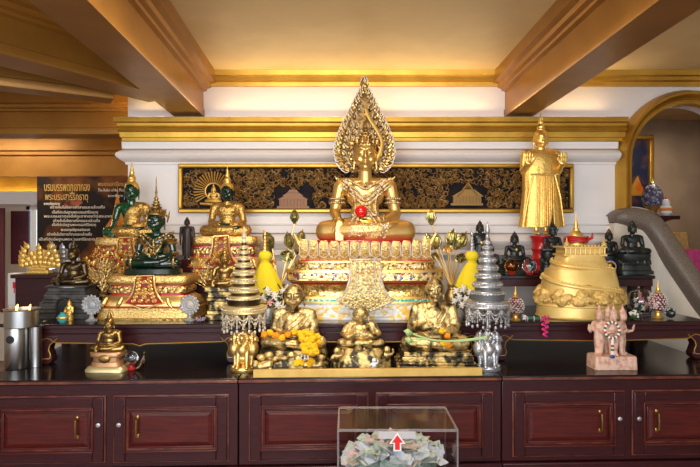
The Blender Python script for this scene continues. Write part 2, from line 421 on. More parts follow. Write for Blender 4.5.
def shutter(label, x0, x1, D, z0, z1, rz):
    t = thing('window_shutter', label, 'shutter', ((x0 + x1) / 2, D, z0), 'open window shutters', rz)
    w = (x1 - x0) / 2; h = z1 - z0
    g = G(); g.bx(-w, -w + .04, -.02, .02, 0, h); g.bx(w - .04, w, -.02, .02, 0, h); g.bx(-w + .04, w - .04, -.02, .02, 0, .06); g.bx(-w + .04, w - .04, -.02, .02, h - .06, h); g.bx(-w + .04, w - .04, -.02, .02, h * .5 - .03, h * .5 + .03)
    build(g, 'shutter_frame', m_shutter, t, bevel=.003)
    g = G(); g.bx(-w + .03, w - .03, -.008, .008, .05, h - .05); build(g, 'shutter_panel', m_shutter, t)
shutter('dark maroon shutter folded beside the bright window gap', X(12, 6.3), X(29, 6.3), 6.3, Z(264, 6.3), Z(211, 6.3), .12)
shutter('maroon shutter cut off by the left edge of the photo', X(-22, 6.0), X(5, 6.0), 6.0, Z(312, 6.0), Z(208, 6.0), -.1)

# passage behind the arch
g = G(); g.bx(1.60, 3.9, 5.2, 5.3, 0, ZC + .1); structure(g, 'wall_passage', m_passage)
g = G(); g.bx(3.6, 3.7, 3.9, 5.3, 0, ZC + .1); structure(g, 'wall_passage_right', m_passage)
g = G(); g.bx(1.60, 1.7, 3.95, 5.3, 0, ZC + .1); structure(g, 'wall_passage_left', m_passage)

# stair parapet: plaster wall under a thick rounded terrazzo rail that dives toward the right
rp = [P(610, 219, 3.645), P(624, 217, 3.645), P(643, 221, 3.64), P(657, 236, 3.62), P(672, 258, 3.56), P(690, 284, 3.48), P(712, 314, 3.38), P(745, 352, 3.25), P(790, 400, 3.1)]
line = curve2(rp, 40)
secs = []
for i, p in enumerate(line):
    a = line[max(0, i - 1)]; b = line[min(len(line) - 1, i + 1)]; d = (b - a).normalized()
    side = V((0, 1, 0)); up = d.cross(side) * -1
    if up.z < 0: up = -up
    k = min(1, .35 + i / 9)
    secs.append([p + side * .11 * math.copysign(abs(math.cos(t)) ** .6, math.cos(t)) * min(1, k + .3) + up * .07 * k * math.copysign(abs(math.sin(t)) ** .6, math.sin(t)) for t in [2 * PI * j / 20 for j in range(20)]])
g = G(); g.rings(secs); structure(g, 'trim_stair_rail', m_rail, angle=60)
g = G(); sec = []
for p in line: sec.append([(p.x, p.y - .05, p.z - .03), (p.x, p.y + .05, p.z - .03), (p.x, p.y + .05, 0), (p.x, p.y - .05, 0)])
g.rings(sec); structure(g, 'wall_stair', m_cream, angle=30)

# ------------------------------------------------------------------ cabinets
YAW = .036
def cab_front(x): return 2.555 + .036 * x
def cabinet(label, x0, x1, handles, dp=1.02):
    t = thing('altar_cabinet', label, 'cabinet', ((x0 + x1) / 2, cab_front((x0 + x1) / 2), 0), 'cabinets under the altar', YAW)
    h = (x1 - x0) / 2 - .002
    g = G(); g.bx(-h, h, 0, dp, .45, .822); build(g, 'carcass', m_wood, t, bevel=.003)
    g = G(); g.bx(-h, h, -.008, dp, .822, .845); build(g, 'cabinet_top', [m_black_top], t, bevel=.003)
    g = G(); g.bx(-h, h, -.014, -.006, .826, .838); build(g, 'edge_strip', m_wood_edge, t, bevel=.002)
    g = G(); g.bx(-h, h, -.02, dp - .04, 0, .447); build(g, 'plinth', m_wood, t, bevel=.004)
    s = h * 2 / 252 
    for k, (a, b) in enumerate(((-h + .052, -.018), (.028, h - .045))):
        z0, z1 = .478, .768
        g = G()                                       # frame with a moulded inner lip
        w = .05
        for x0_, x1_, y_, za, zb in ((a, a + w, -.018, z0, z1), (b - w, b, -.018, z0, z1), (a + w, b - w, -.018, z0, z0 + w), (a + w, b - w, -.018, z1 - w, z1)):
            g.bx(x0_, x1_, y_, -.001, za, zb)
        d = build(g, 'door', m_wood, t, bevel=.004)
        g = G()
        for q, yy in ((w - .008, -.024), (w + .010, -.016)):
            e = .009
            g.bx(a + q, a + q + e, yy, -.001, z0 + q, z1 - q); g.bx(b - q - e, b - q, yy, -.001, z0 + q, z1 - q)
            g.bx(a + q, b - q, yy, -.001, z0 + q, z0 + q + e); g.bx(a + q, b - q, yy, -.001, z1 - q - e, z1 - q)
        build(g, 'door_moulding', m_wood_red, d, bevel=.003)
        g = G(); a2, b2, c2, d2 = a + w + .018, b - w - .018, z0 + w + .018, z1 - w - .018
        g.rings([[(a2, -.002, c2), (b2, -.002, c2), (b2, -.002, d2), (a2, -.002, d2)], [(a2, -.008, c2), (b2, -.008, c2), (b2, -.008, d2), (a2, -.008, d2)],
                 [(a2 + .018, -.016, c2 + .018), (b2 - .018, -.016, c2 + .018), (b2 - .018, -.016, d2 - .018), (a2 + .018, -.016, d2 - .018)]])
        build(g, 'door_panel', m_wood_red, d, angle=20)
        g = G(); g.bx(a - .006, b + .006, -.008, -.0005, z0 - .006, z1 + .006); build(g, 'door_rim', m_wood_edge, d, bevel=.002)
        if handles[k] is not None:
            hx = (b - .115) if handles[k] > 0 else (a + .105)
            g = G(); zc = .635
            g.tube([(hx, -.014, zc + .04), (hx, -.034, zc + .036), (hx, -.038, zc), (hx, -.034, zc - .036), (hx, -.014, zc - .04)], .005, 8)
            g.ell((hx, -.017, zc + .043), (.009, .005, .011)); g.ell((hx, -.017, zc - .043), (.009, .005, .011))
            o = build(g, 'handle', m_bronze_g, d); o['label'] = 'small antique brass pull handle'
            lx = (b - .022) if handles[k] > 0 else (a + .022)
            g = G(); g.M = Matrix.Translation((lx, -.018, .645)) @ Matrix.Rotation(PI / 2, 4, 'X')
            g.lathe([(.010, 0), (.010, .004), (.006, .006), (.001, .006)], seg=14); o = build(g, 'lock', m_silver, d); o['label'] = 'round steel lock'
    return t
cabinet('dark mahogany cabinet under the small bronze buddha, with two handled doors', -1.66, -.506, (1, -1))
cabinet('dark mahogany cabinet behind the clear donation box', -.506, .698, (None, None))
cabinet('dark mahogany cabinet under the pink four-faced statue', .698, 1.87, (1, -1), .93)

# ------------------------------------------------------------------ low tables with curled feet on the cabinets
ZT = 1.044
def tab_front(x): return 2.85 + .035 * x
def low_table(label, x0, x1, dp=.76):
    xc = (x0 + x1) / 2
    t = thing('altar_table', label, 'table', (xc, tab_front(xc), .845), 'low tables on the cabinets', YAW)
    h = (x1 - x0) / 2 - .003; H = ZT - .845
    g = G(); g.bx(-h, h, 0, dp, H - .022, H); build(g, 'tabletop', m_black_top, t, bevel=.004)
    g = G(); g.bx(-h, h, -.004, .0, H - .02, H - .004); g.bx(-h + .012, h - .012, .008, dp - .01, H - .046, H - .0225); g.bx(-h + .003, h - .003, .001, .03, H - .052, H - .046)
    build(g, 'table_moulding', m_wood, t, bevel=.003)
    # apron cut with a cusped lower edge
    def low(u):                                       # u in -1..1
        au = abs(u)
        z = H - .088 - .012 * (1 - au)
        if au < .05: z -= .010 * (1 - au / .05)
        if au > .80: z += .022 * math.sin((au - .80) / .14 * PI) if au < .94 else 0
        return z
    us = [-.93 + 1.86 * i / 60 for i in range(61)]
    g = G(); g.prism([(-h + .004, H - .052)] + [(u * h, low(u)) for u in us] + [(h - .004, H - .052)], .004, .03); build(g, 'apron', m_wood, t)
    g = G(); g.tube([(u * h, .003, low(u)) for u in us], .0028, 6); build(g, 'gilt_line', m_goldline, t)
    for sx in (-1, 1):
        for yy in (.0, dp - .07):
            g = G()
            prof = [(0, H - .052), (.125, H - .052), (.105, H - .085), (.085, H - .10), (.078, H - .125), (.088, .045), (.095, .03), (.09, .012), (.075, 0), (.0, 0), (-.012, .02), (-.006, .045), (.012, .06), (.018, .085), (.008, .115), (.0, .13)]
            pl = [(sx * (-h + q), z) for q, z in prof]
            g.prism(pl, yy + .001, yy + .062)
            lg = build(g, 'leg', m_wood, t, bevel=.006)
            if yy < .1:
                g = G(); g.tube([(sx * (-h + q), .0, z) for q, z in [(.118, H - .068), (.103, H - .083), (.083, H - .10), (.076, H - .125), (.086, .05), (.082, .03), (.05, .028), (.01, .03)]], .0026, 6)
                build(g, 'gilt_line', m_goldline, lg)
    return t
low_table('low dark wood table with gilt-lined apron behind the small bronze buddha', -1.585, -.532)
low_table('low dark wood table carrying the largest golden throne', -.524, .707)
low_table('low dark wood table carrying the golden hill model', .715, 1.88, .655)

# raised shelves at the back
def shelf(label, x0, x1, y0, y1, zt):
    t = thing('back_shelf', label, 'shelf', ((x0 + x1) / 2, y0, ZT), 'raised shelves at the back', 0)
    h = (x1 - x0) / 2; H = zt - ZT
    g = G(); g.bx(-h, h, 0, y1 - y0, H - .02, H); build(g, 'shelf_board', m_black_top, t, bevel=.003)
    g = G(); g.bx(-h + .01, h - .01, .008, y1 - y0 - .01, H - .065, H - .0205); build(g, 'apron', m_wood, t, bevel=.003)
    for sx in (-1, 1):
        for yy in (.02, y1 - y0 - .07):
            g = G(); g.bx(sx * h - sx * .012, sx * h - sx * .06, yy, yy + .045, 0, H - .0655); build(g, 'leg', m_wood, t, bevel=.003)
shelf('dark wood shelf under the black bronze buddhas and glass balls', .69, 1.80, 3.30, 3.545, 1.252)
shelf('dark wood shelf behind the crowned green buddha', -1.56, -.50, 3.28, 3.62, 1.21)

# yellow bar along the front of the monks
t = thing('gilt_rail', 'long flat yellow gilt bar in front of the three golden monks', 'rail', (.08, cab_front(.08) + .0, .845), None, YAW)
g = G(); g.bx(-.52, .53, 0, .022, 0, .036); build(g, 'bar', m_bar, t, bevel=.002)
# ------------------------------------------------------------------ figures (knee to knee width = 1)
def hand(wrist, d, nrm, L=.19, curl=.5, thumb=1, r=.0135, spread=.0):
    d = V(d).normalized(); n = V(nrm); n = (n - d * n.dot(d)).normalized(); s = d.cross(n)
    w = V(wrist); out = []
    pl = L * .47
    for k in (-1, -.33, .33, 1):
        out.append(('c', [(w + s * k * .022, r * 1.5), (w + d * pl + s * k * .034, r * 1.25)]))
    for k, fl in ((-1, .78), (-.33, .95), (.33, 1.0), (1, .88)):
        b = w + d * pl + s * k * .034; l = L * .5 * fl; dd = (d + s * k * spread).normalized()
        m1 = b + dd * l * .45; d2 = (dd + n * curl * .6).normalized(); m2 = m1 + d2 * l * .32; d3 = (d2 + n * curl * .6).normalized()
        out.append(('c', [(b, r), (m1, r * .95), (m2, r * .85), (m2 + d3 * l * .25, r * .7)]))
    b = w + s * thumb * .03 + d * pl * .25; dt = (d * .8 + s * thumb * .75 + n * .2).normalized(); e = b + dt * L * .25; d2 = (d + n * .3).normalized()
    out.append(('c', [(b, r * 1.25), (e, r * 1.05), (e + d2 * L * .2, r * .8)]))
    return out

def head_prims(c, s, face=True, ears=1.0, broad=1.0):
    c = V(c); k = lambda x, y, z: c + V((x * broad, y, z)) * s
    o = [('e', c, (.105 * s * broad, .115 * s, .128 * s)), ('e', k(0, -.03, -.058), (.078 * s * broad, .078 * s, .068 * s)), ('e', k(0, -.075, -.105), (.035 * s, .03 * s, .024 * s))]
    for x in (-1, 1):
        o.append(('e', k(.105 * x, .02, -.01), (.016 * s, .03 * s, .055 * s)))
        o.append(('c', [(k(.108 * x, .015, -.05), .014 * s), (k(.112 * x, .005, -.115 * ears), .011 * s)]))
    if face:
        o.append(('c', [(k(0, -.106, .03), .010 * s), (k(0, -.122, -.005), .013 * s), (k(0, -.126, -.028), .017 * s)]))
        for x in (-1, 1):
            o.append(('e', k(.016 * x, -.113, -.032), (.012 * s, .011 * s, .010 * s)))
            o.append(('c', [(k(.016 * x, -.110, .036), .008 * s), (k(.045 * x, -.103, .046), .009 * s), (k(.08 * x, -.075, .034), .007 * s)]))
            o.append(('e', k(.043 * x, -.094, .006), (.027 * s, .016 * s, .013 * s)))
            o.append(('e', k(.055 * x, -.072, -.045), (.03 * s, .028 * s, .028 * s)))
        o.append(('c', [(k(-.032, -.098, -.062), .007 * s), (k(0, -.112, -.064), .011 * s), (k(.032, -.098, -.062), .007 * s)]))
        o.append(('c', [(k(-.022, -.098, -.077), .008 * s), (k(0, -.109, -.078), .011 * s), (k(.022, -.098, -.077), .008 * s)]))
    return o

def sit_prims(arms='touch', hs=1.0, fat=0.0, face=True, ears=1.0, broad=1.0, lean=0.0, neck=0.0):
    p = {}
    f = fat
    p['torso'] = [('e', (0, .06, .12), (.20 + .05 * f, .14 + .05 * f, .12)), ('e', (0, .055 - .05 * f, .27), (.148 + .12 * f, .105 + .12 * f, .14 + .05 * f)),
                  ('e', (0, .06, .42), (.20 + .04 * f, .118 + .05 * f, .135)), ('c', [((-.2, .07, .515), .068), ((.2, .07, .515), .068)]),
                  ('e', (.245, .07, .49), .072), ('e', (-.245, .07, .49), .072), ('e', (.075, .0, .455), (.10, .05, .07)), ('e', (-.075, .0, .455), (.10, .05, .07))]
    if f > 0:
        p['torso'] = p['torso'][:6] + [('e', (.16, .06, .33), (.11 + .06 * f, .10, .19)), ('e', (-.16, .06, .33), (.11 + .06 * f, .10, .19))]
    p['legs'] = [('c', [((-.12, .05, .10), .115), ((-.405, -.09, .088), .088)]), ('c', [((.12, .05, .10), .115), ((.405, -.09, .088), .088)]),
                 ('c', [((.405, -.10, .082), .083), ((.1, -.20, .065), .07), ((-.17, -.19, .055), .05)]),
                 ('c', [((-.405, -.10, .085), .083), ((-.1, -.22, .095), .070), ((.14, -.225, .105), .05)])]
    p['feet'] = [('c', [((.13, -.225, .115), .045), ((.24, -.20, .135), .04), ((.30, -.17, .145), .028)]), ('c', [((-.15, -.19, .06), .045), ((-.27, -.15, .06), .035)])]
    hz = .635 + .108 * hs + neck
    hc = V((0, .03 - lean, hz))
    p['head'] = head_prims(hc, hs, face, ears, broad)
    p['neck'] = [('c', [((0, .065, .53), .075), ((0, .045 - lean, .68 + neck), .062 * max(1, hs * .85))])]
    Lsh = (.262, .07, .49); Rsh = (-.262, .07, .49)
    if arms in ('touch', 'lap'):
        p['armL'] = [('c', [(Lsh, .070), ((.315, .05, .24), .055), ((.20, -.10, .185), .050), ((.10, -.17, .18), .036)])]
        p['handL'] = hand((.10, -.175, .18), (-1, -.10, -.05), (0, .15, 1), curl=.35, thumb=-1)
    if arms == 'touch':
        p['armR'] = [('c', [(Rsh, .070), ((-.315, .03, .26), .055), ((-.285, -.10, .20), .047), ((-.262, -.20, .165), .035)])]
        p['handR'] = hand((-.26, -.215, .16), (.0, -.22, -1), (0, 1, -.1), curl=.25, thumb=-1)
    elif arms == 'lap':
        p['armR'] = [('c', [(Rsh, .070), ((-.315, .05, .24), .055), ((-.20, -.12, .20), .050), ((-.10, -.18, .205), .036)])]
        p['handR'] = hand((-.10, -.185, .205), (1, -.10, -.05), (0, .15, 1), curl=.35, thumb=1)
    elif arms == 'monk':                               # both hands before the stomach
        p['armL'] = [('c', [(Lsh, .078), ((.33, .02, .25), .065), ((.19, -.13, .235), .053), ((.09, -.17, .26), .038)])]
        p['armR'] = [('c', [(Rsh, .078), ((-.33, .02, .27), .065), ((-.19, -.13, .29), .053), ((-.07, -.17, .32), .038)])]
        p['handL'] = hand((.09, -.175, .26), (-1, -.12, .12), (0, 1, .3), L=.2, curl=.8, thumb=1)
        p['handR'] = hand((-.07, -.175, .32), (1, -.10, -.15), (0, 1, .3), L=.2, curl=.8, thumb=-1)
    elif arms == 'belly':
        p['armL'] = [('c', [(Lsh, .082), ((.37, .0, .29), .070), ((.27, -.16, .25), .055), ((.20, -.19, .28), .042)])]
        p['armR'] = [('c', [(Rsh, .082), ((-.37, .0, .29), .070), ((-.27, -.16, .25), .055), ((-.20, -.19, .28), .042)])]
        p['handL'] = hand((.20, -.19, .28), (-1, -.25, .2), (-.2, 1, 0), L=.2, curl=.5, thumb=1)
        p['handR'] = hand((-.20, -.19, .28), (1, -.25, .2), (.2, 1, 0), L=.2, curl=.5, thumb=-1)
    return p, hc

def fill(g, prims, inf=0.0):
    for q in prims:
        if q[0] == 'c': g.chain([a for a, r in q[1]], [r + inf for a, r in q[1]], 10)
        else:
            r = q[2] if hasattr(q[2], '__len__') else (q[2],) * 3
            g.ell(q[1], tuple(e + inf for e in r), seg=16, rings=10)

def hair_prims(g, hc, s, style, broad=1.0):
    c = V(hc)
    if style in ('flame', 'bun', 'tall'):
        g.ell(c + V((0, .022, .045)) * s, (.112 * s * broad, .112 * s, .108 * s))
        g.ell(c + V((0, .02, .14)) * s, (.062 * s, .062 * s, .062 * s))
        if style == 'flame':
            g.lathe([(.04 * s, .17 * s), (.046 * s, .20 * s), (.03 * s, .24 * s), (.014 * s, .30 * s), (.003 * s, .37 * s)], c + V((0, .02 * s, 0)), 14)
        elif style == 'bun':
            g.ell(c + V((0, .02, .20)) * s, (.022 * s, .022 * s, .035 * s))
        else:
            g.lathe([(.055 * s, .15 * s), (.06 * s, .19 * s), (.035 * s, .23 * s), (.04 * s, .25 * s), (.022 * s, .29 * s), (.026 * s, .31 * s), (.010 * s, .35 * s), (.003 * s, .41 * s)], c + V((0, .02 * s, 0)), 14)

def crown_geo(g, hc, s, top=1.0):
    c = V(hc) + V((0, .012 * s, 0))
    p = [(.112, .045), (.126, .05), (.126, .072), (.114, .078), (.120, .088), (.112, .11), (.094, .135), (.070, .150), (.062, .156), (.076, .165), (.078, .178), (.052, .188), (.046, .20), (.060, .210), (.060, .222), (.038, .234), (.034, .246), (.046, .256), (.046, .266), (.026, .280), (.022, .30), (.032, .312), (.030, .324), (.016, .345), (.013, .40), (.018, .415), (.010, .45), (.008, .56), (.003, .68)]
    g.lathe([(r * s, .045 * s + (z - .045) * s * top) for r, z in p], c, 22)
    for k in range(14):                                # leaf points round the band
        a = 2 * PI * k / 14
        q = c + V((math.cos(a) * .122, math.sin(a) * .122, .07)) * s
        g.cap(q, q + V((math.cos(a) * .008, math.sin(a) * .008, .055)) * s, .013 * s, .002 * s, 6)
    for x in (-1, 1):                                  # side flanges behind the ears
        pts = [(c + V((x * .118, .0, .06)) * s), (c + V((x * .165, .0, .02)) * s), (c + V((x * .15, .0, -.04)) * s), (c + V((x * .185, .0, .10)) * s)]
        g.cap(pts[0], pts[1], .018 * s, .014 * s, 6); g.cap(pts[1], pts[2], .014 * s, .01 * s, 6); g.cap(pts[1], pts[3], .016 * s, .003 * s, 6)

def seated(name, label, cat, loc, W, mats, arms='touch', hs=1.0, hair='flame', robe='sash', fat=0.0, face=True, group=None, ears=1.0, broad=1.0, lean=0.0, vox=.011, eyes=None, crown_top=1.0, rotz=0, z0=0.0, neck=0.0):
    """mats: body, hair, robe"""
    t = thing(name, label, cat, loc, group, rotz)
    p, hc = sit_prims(arms, hs, fat, face, ears, broad, lean, neck)
    S = Matrix.Translation((0, 0, z0)) @ Matrix.Scale(W, 4)
    g = G(); g.M = S
    for k in p: fill(g, p[k])
    me = fuse(g, vox * W, 3)
    body = build(me, 'body', mats[0], t, angle=180)
    out = {'t': t, 'me': me, 'body': body, 'hc': S @ hc, 'W': W, 'S': S, 'p': p, 'hs': hs}
    if robe:
        g = G(); g.M = S
        keys = {'sash': ('torso', 'legs', 'armL'), 'full': ('torso', 'legs', 'armL', 'armR'), 'skirt': ('legs',)}[robe]
        for k in keys: fill(g, p[k], .012)
        if robe == 'full': fill(g, [('c', [((0, .065, .53), .085), ((0, .055, .59), .075)])])
        rm = fuse(g, .013 * W, 3)
        if robe == 'sash':
            # keep everything to the buddha's left of the line from neck to right waist, and the skirt below it
            a = S @ V((.06, 0, .57)); b = S @ V((-.22, 0, .20)); d = b - a; n = V((-d.z, 0, d.x)); n = -n if n.x < 0 else n
            rm = cut(rm, a, n)
        out['robe'] = build(rm, 'robe', mats[2], t, angle=60)
        out['rme'] = rm
    if hair and hair != 'crown':
        g = G(); g.M = S; hair_prims(g, hc, hs, hair, broad); build(g, 'hair', mats[1], t)
    if hair == 'crown':
        g = G(); g.M = S; g.ell(hc + V((0, .02, .045)) * hs, (.11 * hs, .11 * hs, .10 * hs)); crown_geo(g, hc + V((0, .012, .022)) * hs, hs * .95, crown_top); build(g, 'crown', mats[3] if len(mats) > 3 else mats[1], t)
    if eyes:
        for x in (-1, 1):
            g = G(); g.M = S; g.ell(hc + V((.043 * x * broad, -.108, .002)) * hs, (.017 * hs, .006 * hs, .0055 * hs), seg=10, rings=6); build(g, 'eye', eyes, t)
    return out

def sit_base(t, levels, m, n=3.0, name='base', lift=0, seg=48):
    g = G(); g.loft(levels, n, seg, lift=lift); return build(g, name, m, t, angle=35)

def petals_row(g, z, hx, hy, h, count, n, out=.01, w=None, tilt=.25):
    """a row of upright petals round a super-ellipse plan, front half only where it shows"""
    for j in range(count):
        a = 2 * PI * (j + .5) / count; ca, sa = math.cos(a), math.sin(a)
        x = hx * math.copysign(abs(ca) ** (2 / n), ca); y = hy * math.copysign(abs(sa) ** (2 / n), sa)
        nv = V((ca / hx, sa / hy, 0)).normalized()
        ww = w or 2.6 * (hx + hy) / count
        tang = V((-nv.y, nv.x, 0))
        b = V((x, y, z)); rows = []
        for k in range(5):
            q = k / 4; wd = ww * .5 * (1 - q ** 2.5 * .95); c = b + nv * (out * math.sin(q * PI * .9) + q * h * tilt) + V((0, 0, h * q))
            rows.append([c - tang * wd + nv * 0, c + nv * out * .8, c + tang * wd])
        vs = [p for r in rows for p in r] + [p - nv * .006 for r in rows for p in r]; fs = []
        for i in range(4):
            for jj in range(2):
                q = i * 3 + jj; fs.append([q, q + 1, q + 4, q + 3]); fs.append([15 + q + 3, 15 + q + 4, 15 + q + 1, 15 + q])
        g.add(vs, fs)

def banner(t, levels, mats, name='hanging_cloth', th=.008, stud=None, studs=()):
    """cloth down the throne front: levels (z, y, half width)"""
    rows = [[(-w + 2 * w * i / 8, y, z) for i in range(9)] for z, y, w in levels]
    g = G(); g.sheet(rows, -th); o = build(g, name, mats[0], t, angle=50)
    g = G()
    out = [(-w, y - th, z) for z, y, w in levels] + [(0, levels[-1][1] - th, levels[-1][0] - levels[-1][2] * .45)] + [(w, y - th, z) for z, y, w in reversed(levels)]
    g.tube(out, .006 if levels[0][2] < .09 else .007, 6, closed=True); build(g, 'cloth_border', mats[1], o)
    return o

def throne_small(label, loc, w, cloth=True, group='gold and red thrones of the green buddhas', zf=1):
    """stepped gold throne with red waists, w = full width of its foot"""
    t = thing('buddha_throne', label, 'throne', loc, group)
    d = .55; L = lambda lv: [(z * w, hx * w, hx * w * d) for z, hx in lv]
    g = G(); g.loft(L([(0, .5), (.02, .505), (.025, .49), (.115, .485), (.12, .50), (.14, .50), (.145, .485)]), 7, 64); build(g, 'base', m_gold_fine, t)
    g = G()
    for a, b, q in ((.14, .17, .435), (.28, .325, .375), (.395, .43, .37)): g.loft(L([(a, q), (b, q)]), 7, 48)
    build(g, 'red_waist', m_red, t)
    g = G(); g.loft(L([(.16, .45), (.165, .472), (.20, .468), (.245, .445), (.275, .40), (.285, .395)]), 6, 64); build(g, 'bell_tier', m_gold, t)
    g = G(); g.loft(L([(.315, .385), (.32, .40), (.355, .405), (.375, .395), (.398, .385)]), 6, 64); build(g, 'middle_tier', m_gold_o, t)
    g = G(); g.loft(L([(.415, .375), (.425, .40), (.45, .415), (.50, .415), (.525, .40), (.53, .385)]), 6, 64)
    build(g, 'upper_tier', m_gold_fine, t)
    for sx in (-1, 1):
        for x in (.22, .37):
            g = G(); g.chain([(sx * x * w, -.46 * d * w, .26 * w), (sx * (x + .02) * w, -.485 * d * w, .2 * w), (sx * (x + .05) * w, -.49 * d * w, .15 * w)], [.018 * w, .024 * w, .01 * w], 8); build(g, 'scroll_foot', m_gold, t)
    if cloth:
        y = -d * w
        c = banner(t, [(.53 * w, y * .405, .085 * w), (.50 * w, y * .435, .09 * w), (.42 * w, y * .44, .095 * w), (.34 * w, y * .43, .11 * w), (.27 * w, y * .43, .14 * w), (.20 * w, y * .475, .19 * w), (.185 * w, y * .485, .12 * w)], [m_red_dark, m_gold], th=.006)
        g = G()
        for k, (z, yy, hw, n) in enumerate([(.50, .452, .05, 2), (.455, .462, .05, 3), (.41, .462, .055, 2), (.365, .458, .06, 3), (.32, .455, .07, 4), (.275, .455, .085, 3), (.232, .472, .10, 4)]):
            for i in range(n):
                x = 0 if n == 1 else -hw + 2 * hw * i / (n - 1)
                g.M = Matrix.Translation((x * w, y * yy - .004, z * w)) @ Matrix.Rotation(PI / 2, 4, 'X')
                g.lathe([(.027 * w, 0), (.027 * w, .003), (.018 * w, .007), (.009 * w, .004), (.008 * w, .008), (.001 * w, .009)], seg=10)
        g.M = Matrix(); build(g, 'medallions', m_gold_fine, c)
    if zf != 1:
        for o in t.children_recursive: o.data.transform(Matrix.Diagonal((1, 1, zf, 1)))
    return t
def s_(D): return D / F

# ------------------------------------------------------------------ the great golden Buddha and its throne
D0 = 3.25
t = thing('great_throne', 'tall jewelled golden throne under the largest buddha, with gem-studded hanging cloth', 'throne', (X(365, 3.0), D0, ZT))
def lv(*a): return [(z, hx, hy) for z, hx, hy in a]
g = G(); g.loft(lv((0, .415, .285), (.012, .415, .285), (.014, .405, .275), (.085, .400, .272)), 7, 64); build(g, 'flower_panel_tier', m_mos_white, t)
g = G(); g.loft(lv((.085, .408, .28), (.094, .408, .28)), 7, 64); g.loft(lv((.106, .395, .27), (.118, .385, .262)), 7, 64); g.loft(lv((.196, .42, .285), (.206, .432, .292)), 7, 64); g.loft(lv((.250, .436, .296), (.262, .430, .29)), 7, 64)
g.loft(lv((.300, .392, .262), (.308, .386, .258)), 7, 64); build(g, 'gold_ledges', m_gold, t)
g = G(); g.loft(lv((.094, .398, .272), (.106, .396, .27)), 7, 64); build(g, 'green_gem_line', m_mos_green, t)
g = G(); g.loft(lv((.118, .372, .25), (.135, .362, .245), (.175, .368, .25), (.196, .40, .27)), 7, 64); build(g, 'tiled_waist', m_mos_gold, t)
g = G(); g.loft(lv((.185, .405, .276), (.196, .418, .284)), 7, 64); g.loft(lv((.308, .372, .25), (.313, .372, .25)), 7, 64); build(g, 'red_lines', m_red, t)
g = G(); g.loft(lv((.206, .430, .291), (.250, .430, .291)), 7, 64); build(g, 'gem_band', m_mos_band, t)
g = G(); g.loft(lv((.262, .395, .265), (.272, .388, .26), (.292, .388, .26), (.300, .392, .262)), 7, 64); build(g, 'upper_tier', m_gold_o, t)
for x in (-.27, -.19, .19, .27):
    g = G(); g.box((x, -.263, .281), (.055, .012, .020))
    build(g, 'white_inlay', m_gem, t, bevel=.003)
g = G(); g.loft(lv((.313, .350, .235), (.340, .335, .225), (.375, .338, .228), (.395, .352, .24)), 5, 64); build(g, 'lotus_core', m_gold, t)
g = G()
for j in range(13):
    x = -.33 + .66 * j / 12; y = -.250 * (1 - (abs(x) / .37) ** 5) ** .2
    rows = []
    for q in range(6):
        u = q / 5; ww = .0255 * (1 if u < .85 else 1 - (u - .85) * 2.2); out = .008 * math.sin(u * PI * .8) + .022 * u
        rows.append([V((x - ww + 2 * ww * i / 4, y - out - .004 * (1 - (i / 2 - 1) ** 2) + .002, .309 + .104 * u + .012 * (abs(x) / .33) ** 2 * u)) for i in range(5)])
    g.sheet(rows, .012); build(g, 'lotus_petal', m_gold_fine, t, angle=60); g = G()
g = G()
for j in range(13):
    x = -.33 + .66 * j / 12; y = -.268 * (1 - (abs(x) / .37) ** 5) ** .2
    g.tube([(x - .022, y - .012, .408), (x - .024, y - .008, .340), (x, y - .006, .325), (x + .024, y - .008, .340), (x + .022, y - .012, .408)], .0015, 5)
    g.bead((x, y - .018, .375), .0055)
build(g, 'petal_outlines', m_beadw, t)
for sx in (-1, 1):
    g = G(); g.chain([(sx * .335, -.2, .375), (sx * .362, -.21, .405), (sx * .385, -.215, .455)], [.03, .018, .004], 8); build(g, 'corner_flame', m_gold, t)
g = G(); g.loft([(.36, .30, .20), (.405, .315, .21), (.418, .305, .205)], 2.6, 48); build(g, 'red_cushion', m_red, t)
lvb = [(.318, -.275, .082), (.29, -.295, .080), (.25, -.312, .080), (.205, -.314, .085), (.16, -.316, .100), (.125, -.318, .125), (.115, -.318, .15), (.10, -.318, .135)]
c = banner(t, lvb, [m_bronze_gold, m_pearl], 'hanging_cloth', th=.010)
g = G()
g.prism([(-.135, .10), (-.09, .062), (0, .045), (.09, .062), (.135, .10)], -.328, -.316); build(g, 'cloth_tip', m_bronze_gold, c)
g = G()
for w_, k in ((.86, 0), (.62, 1)):
    pts = [(-w * w_, y - .012, z) for z, y, w in lvb[:6]]; g.tube(pts, .0024, 5); g.tube([(-p[0], p[1], p[2]) for p in pts], .0024, 5)
for r in range(9):
    z = .305 - r * .022; i = max(k for k in range(len(lvb)) if lvb[k][0] >= z - 1e-6) if r else 0
    wd = lvb[min(i, 5)][2] * .52; yy = lvb[min(i + 1, 5)][1] - .013
    n = 3 + (r % 2) + (r > 5)
    for q in range(n):
        x = -wd + 2 * wd * q / (n - 1)
        g.M = Matrix.Translation((x, yy, z)) @ Matrix.Rotation(PI / 2, 4, 'X'); g.lathe([(.0075, 0), (.0075, .002), (.0045, .002), (.004, .005), (.001, .006)], seg=8)
g.M = Matrix()
for q in range(15):
    x = -.13 + .26 * q / 14; g.bead((x, -.333, .098 - .045 * (1 - (abs(x) / .13) ** 1.6)), .0055)
    g.bead((x * .8, -.333, .118 - .035 * (1 - (abs(x) / .13) ** 1.6)), .004)
g.tube([(-.055, -.290, .315), (0, -.318, .252), (.055, -.290, .315)], .005, 5)
build(g, 'gem_studs', m_pearl, c)

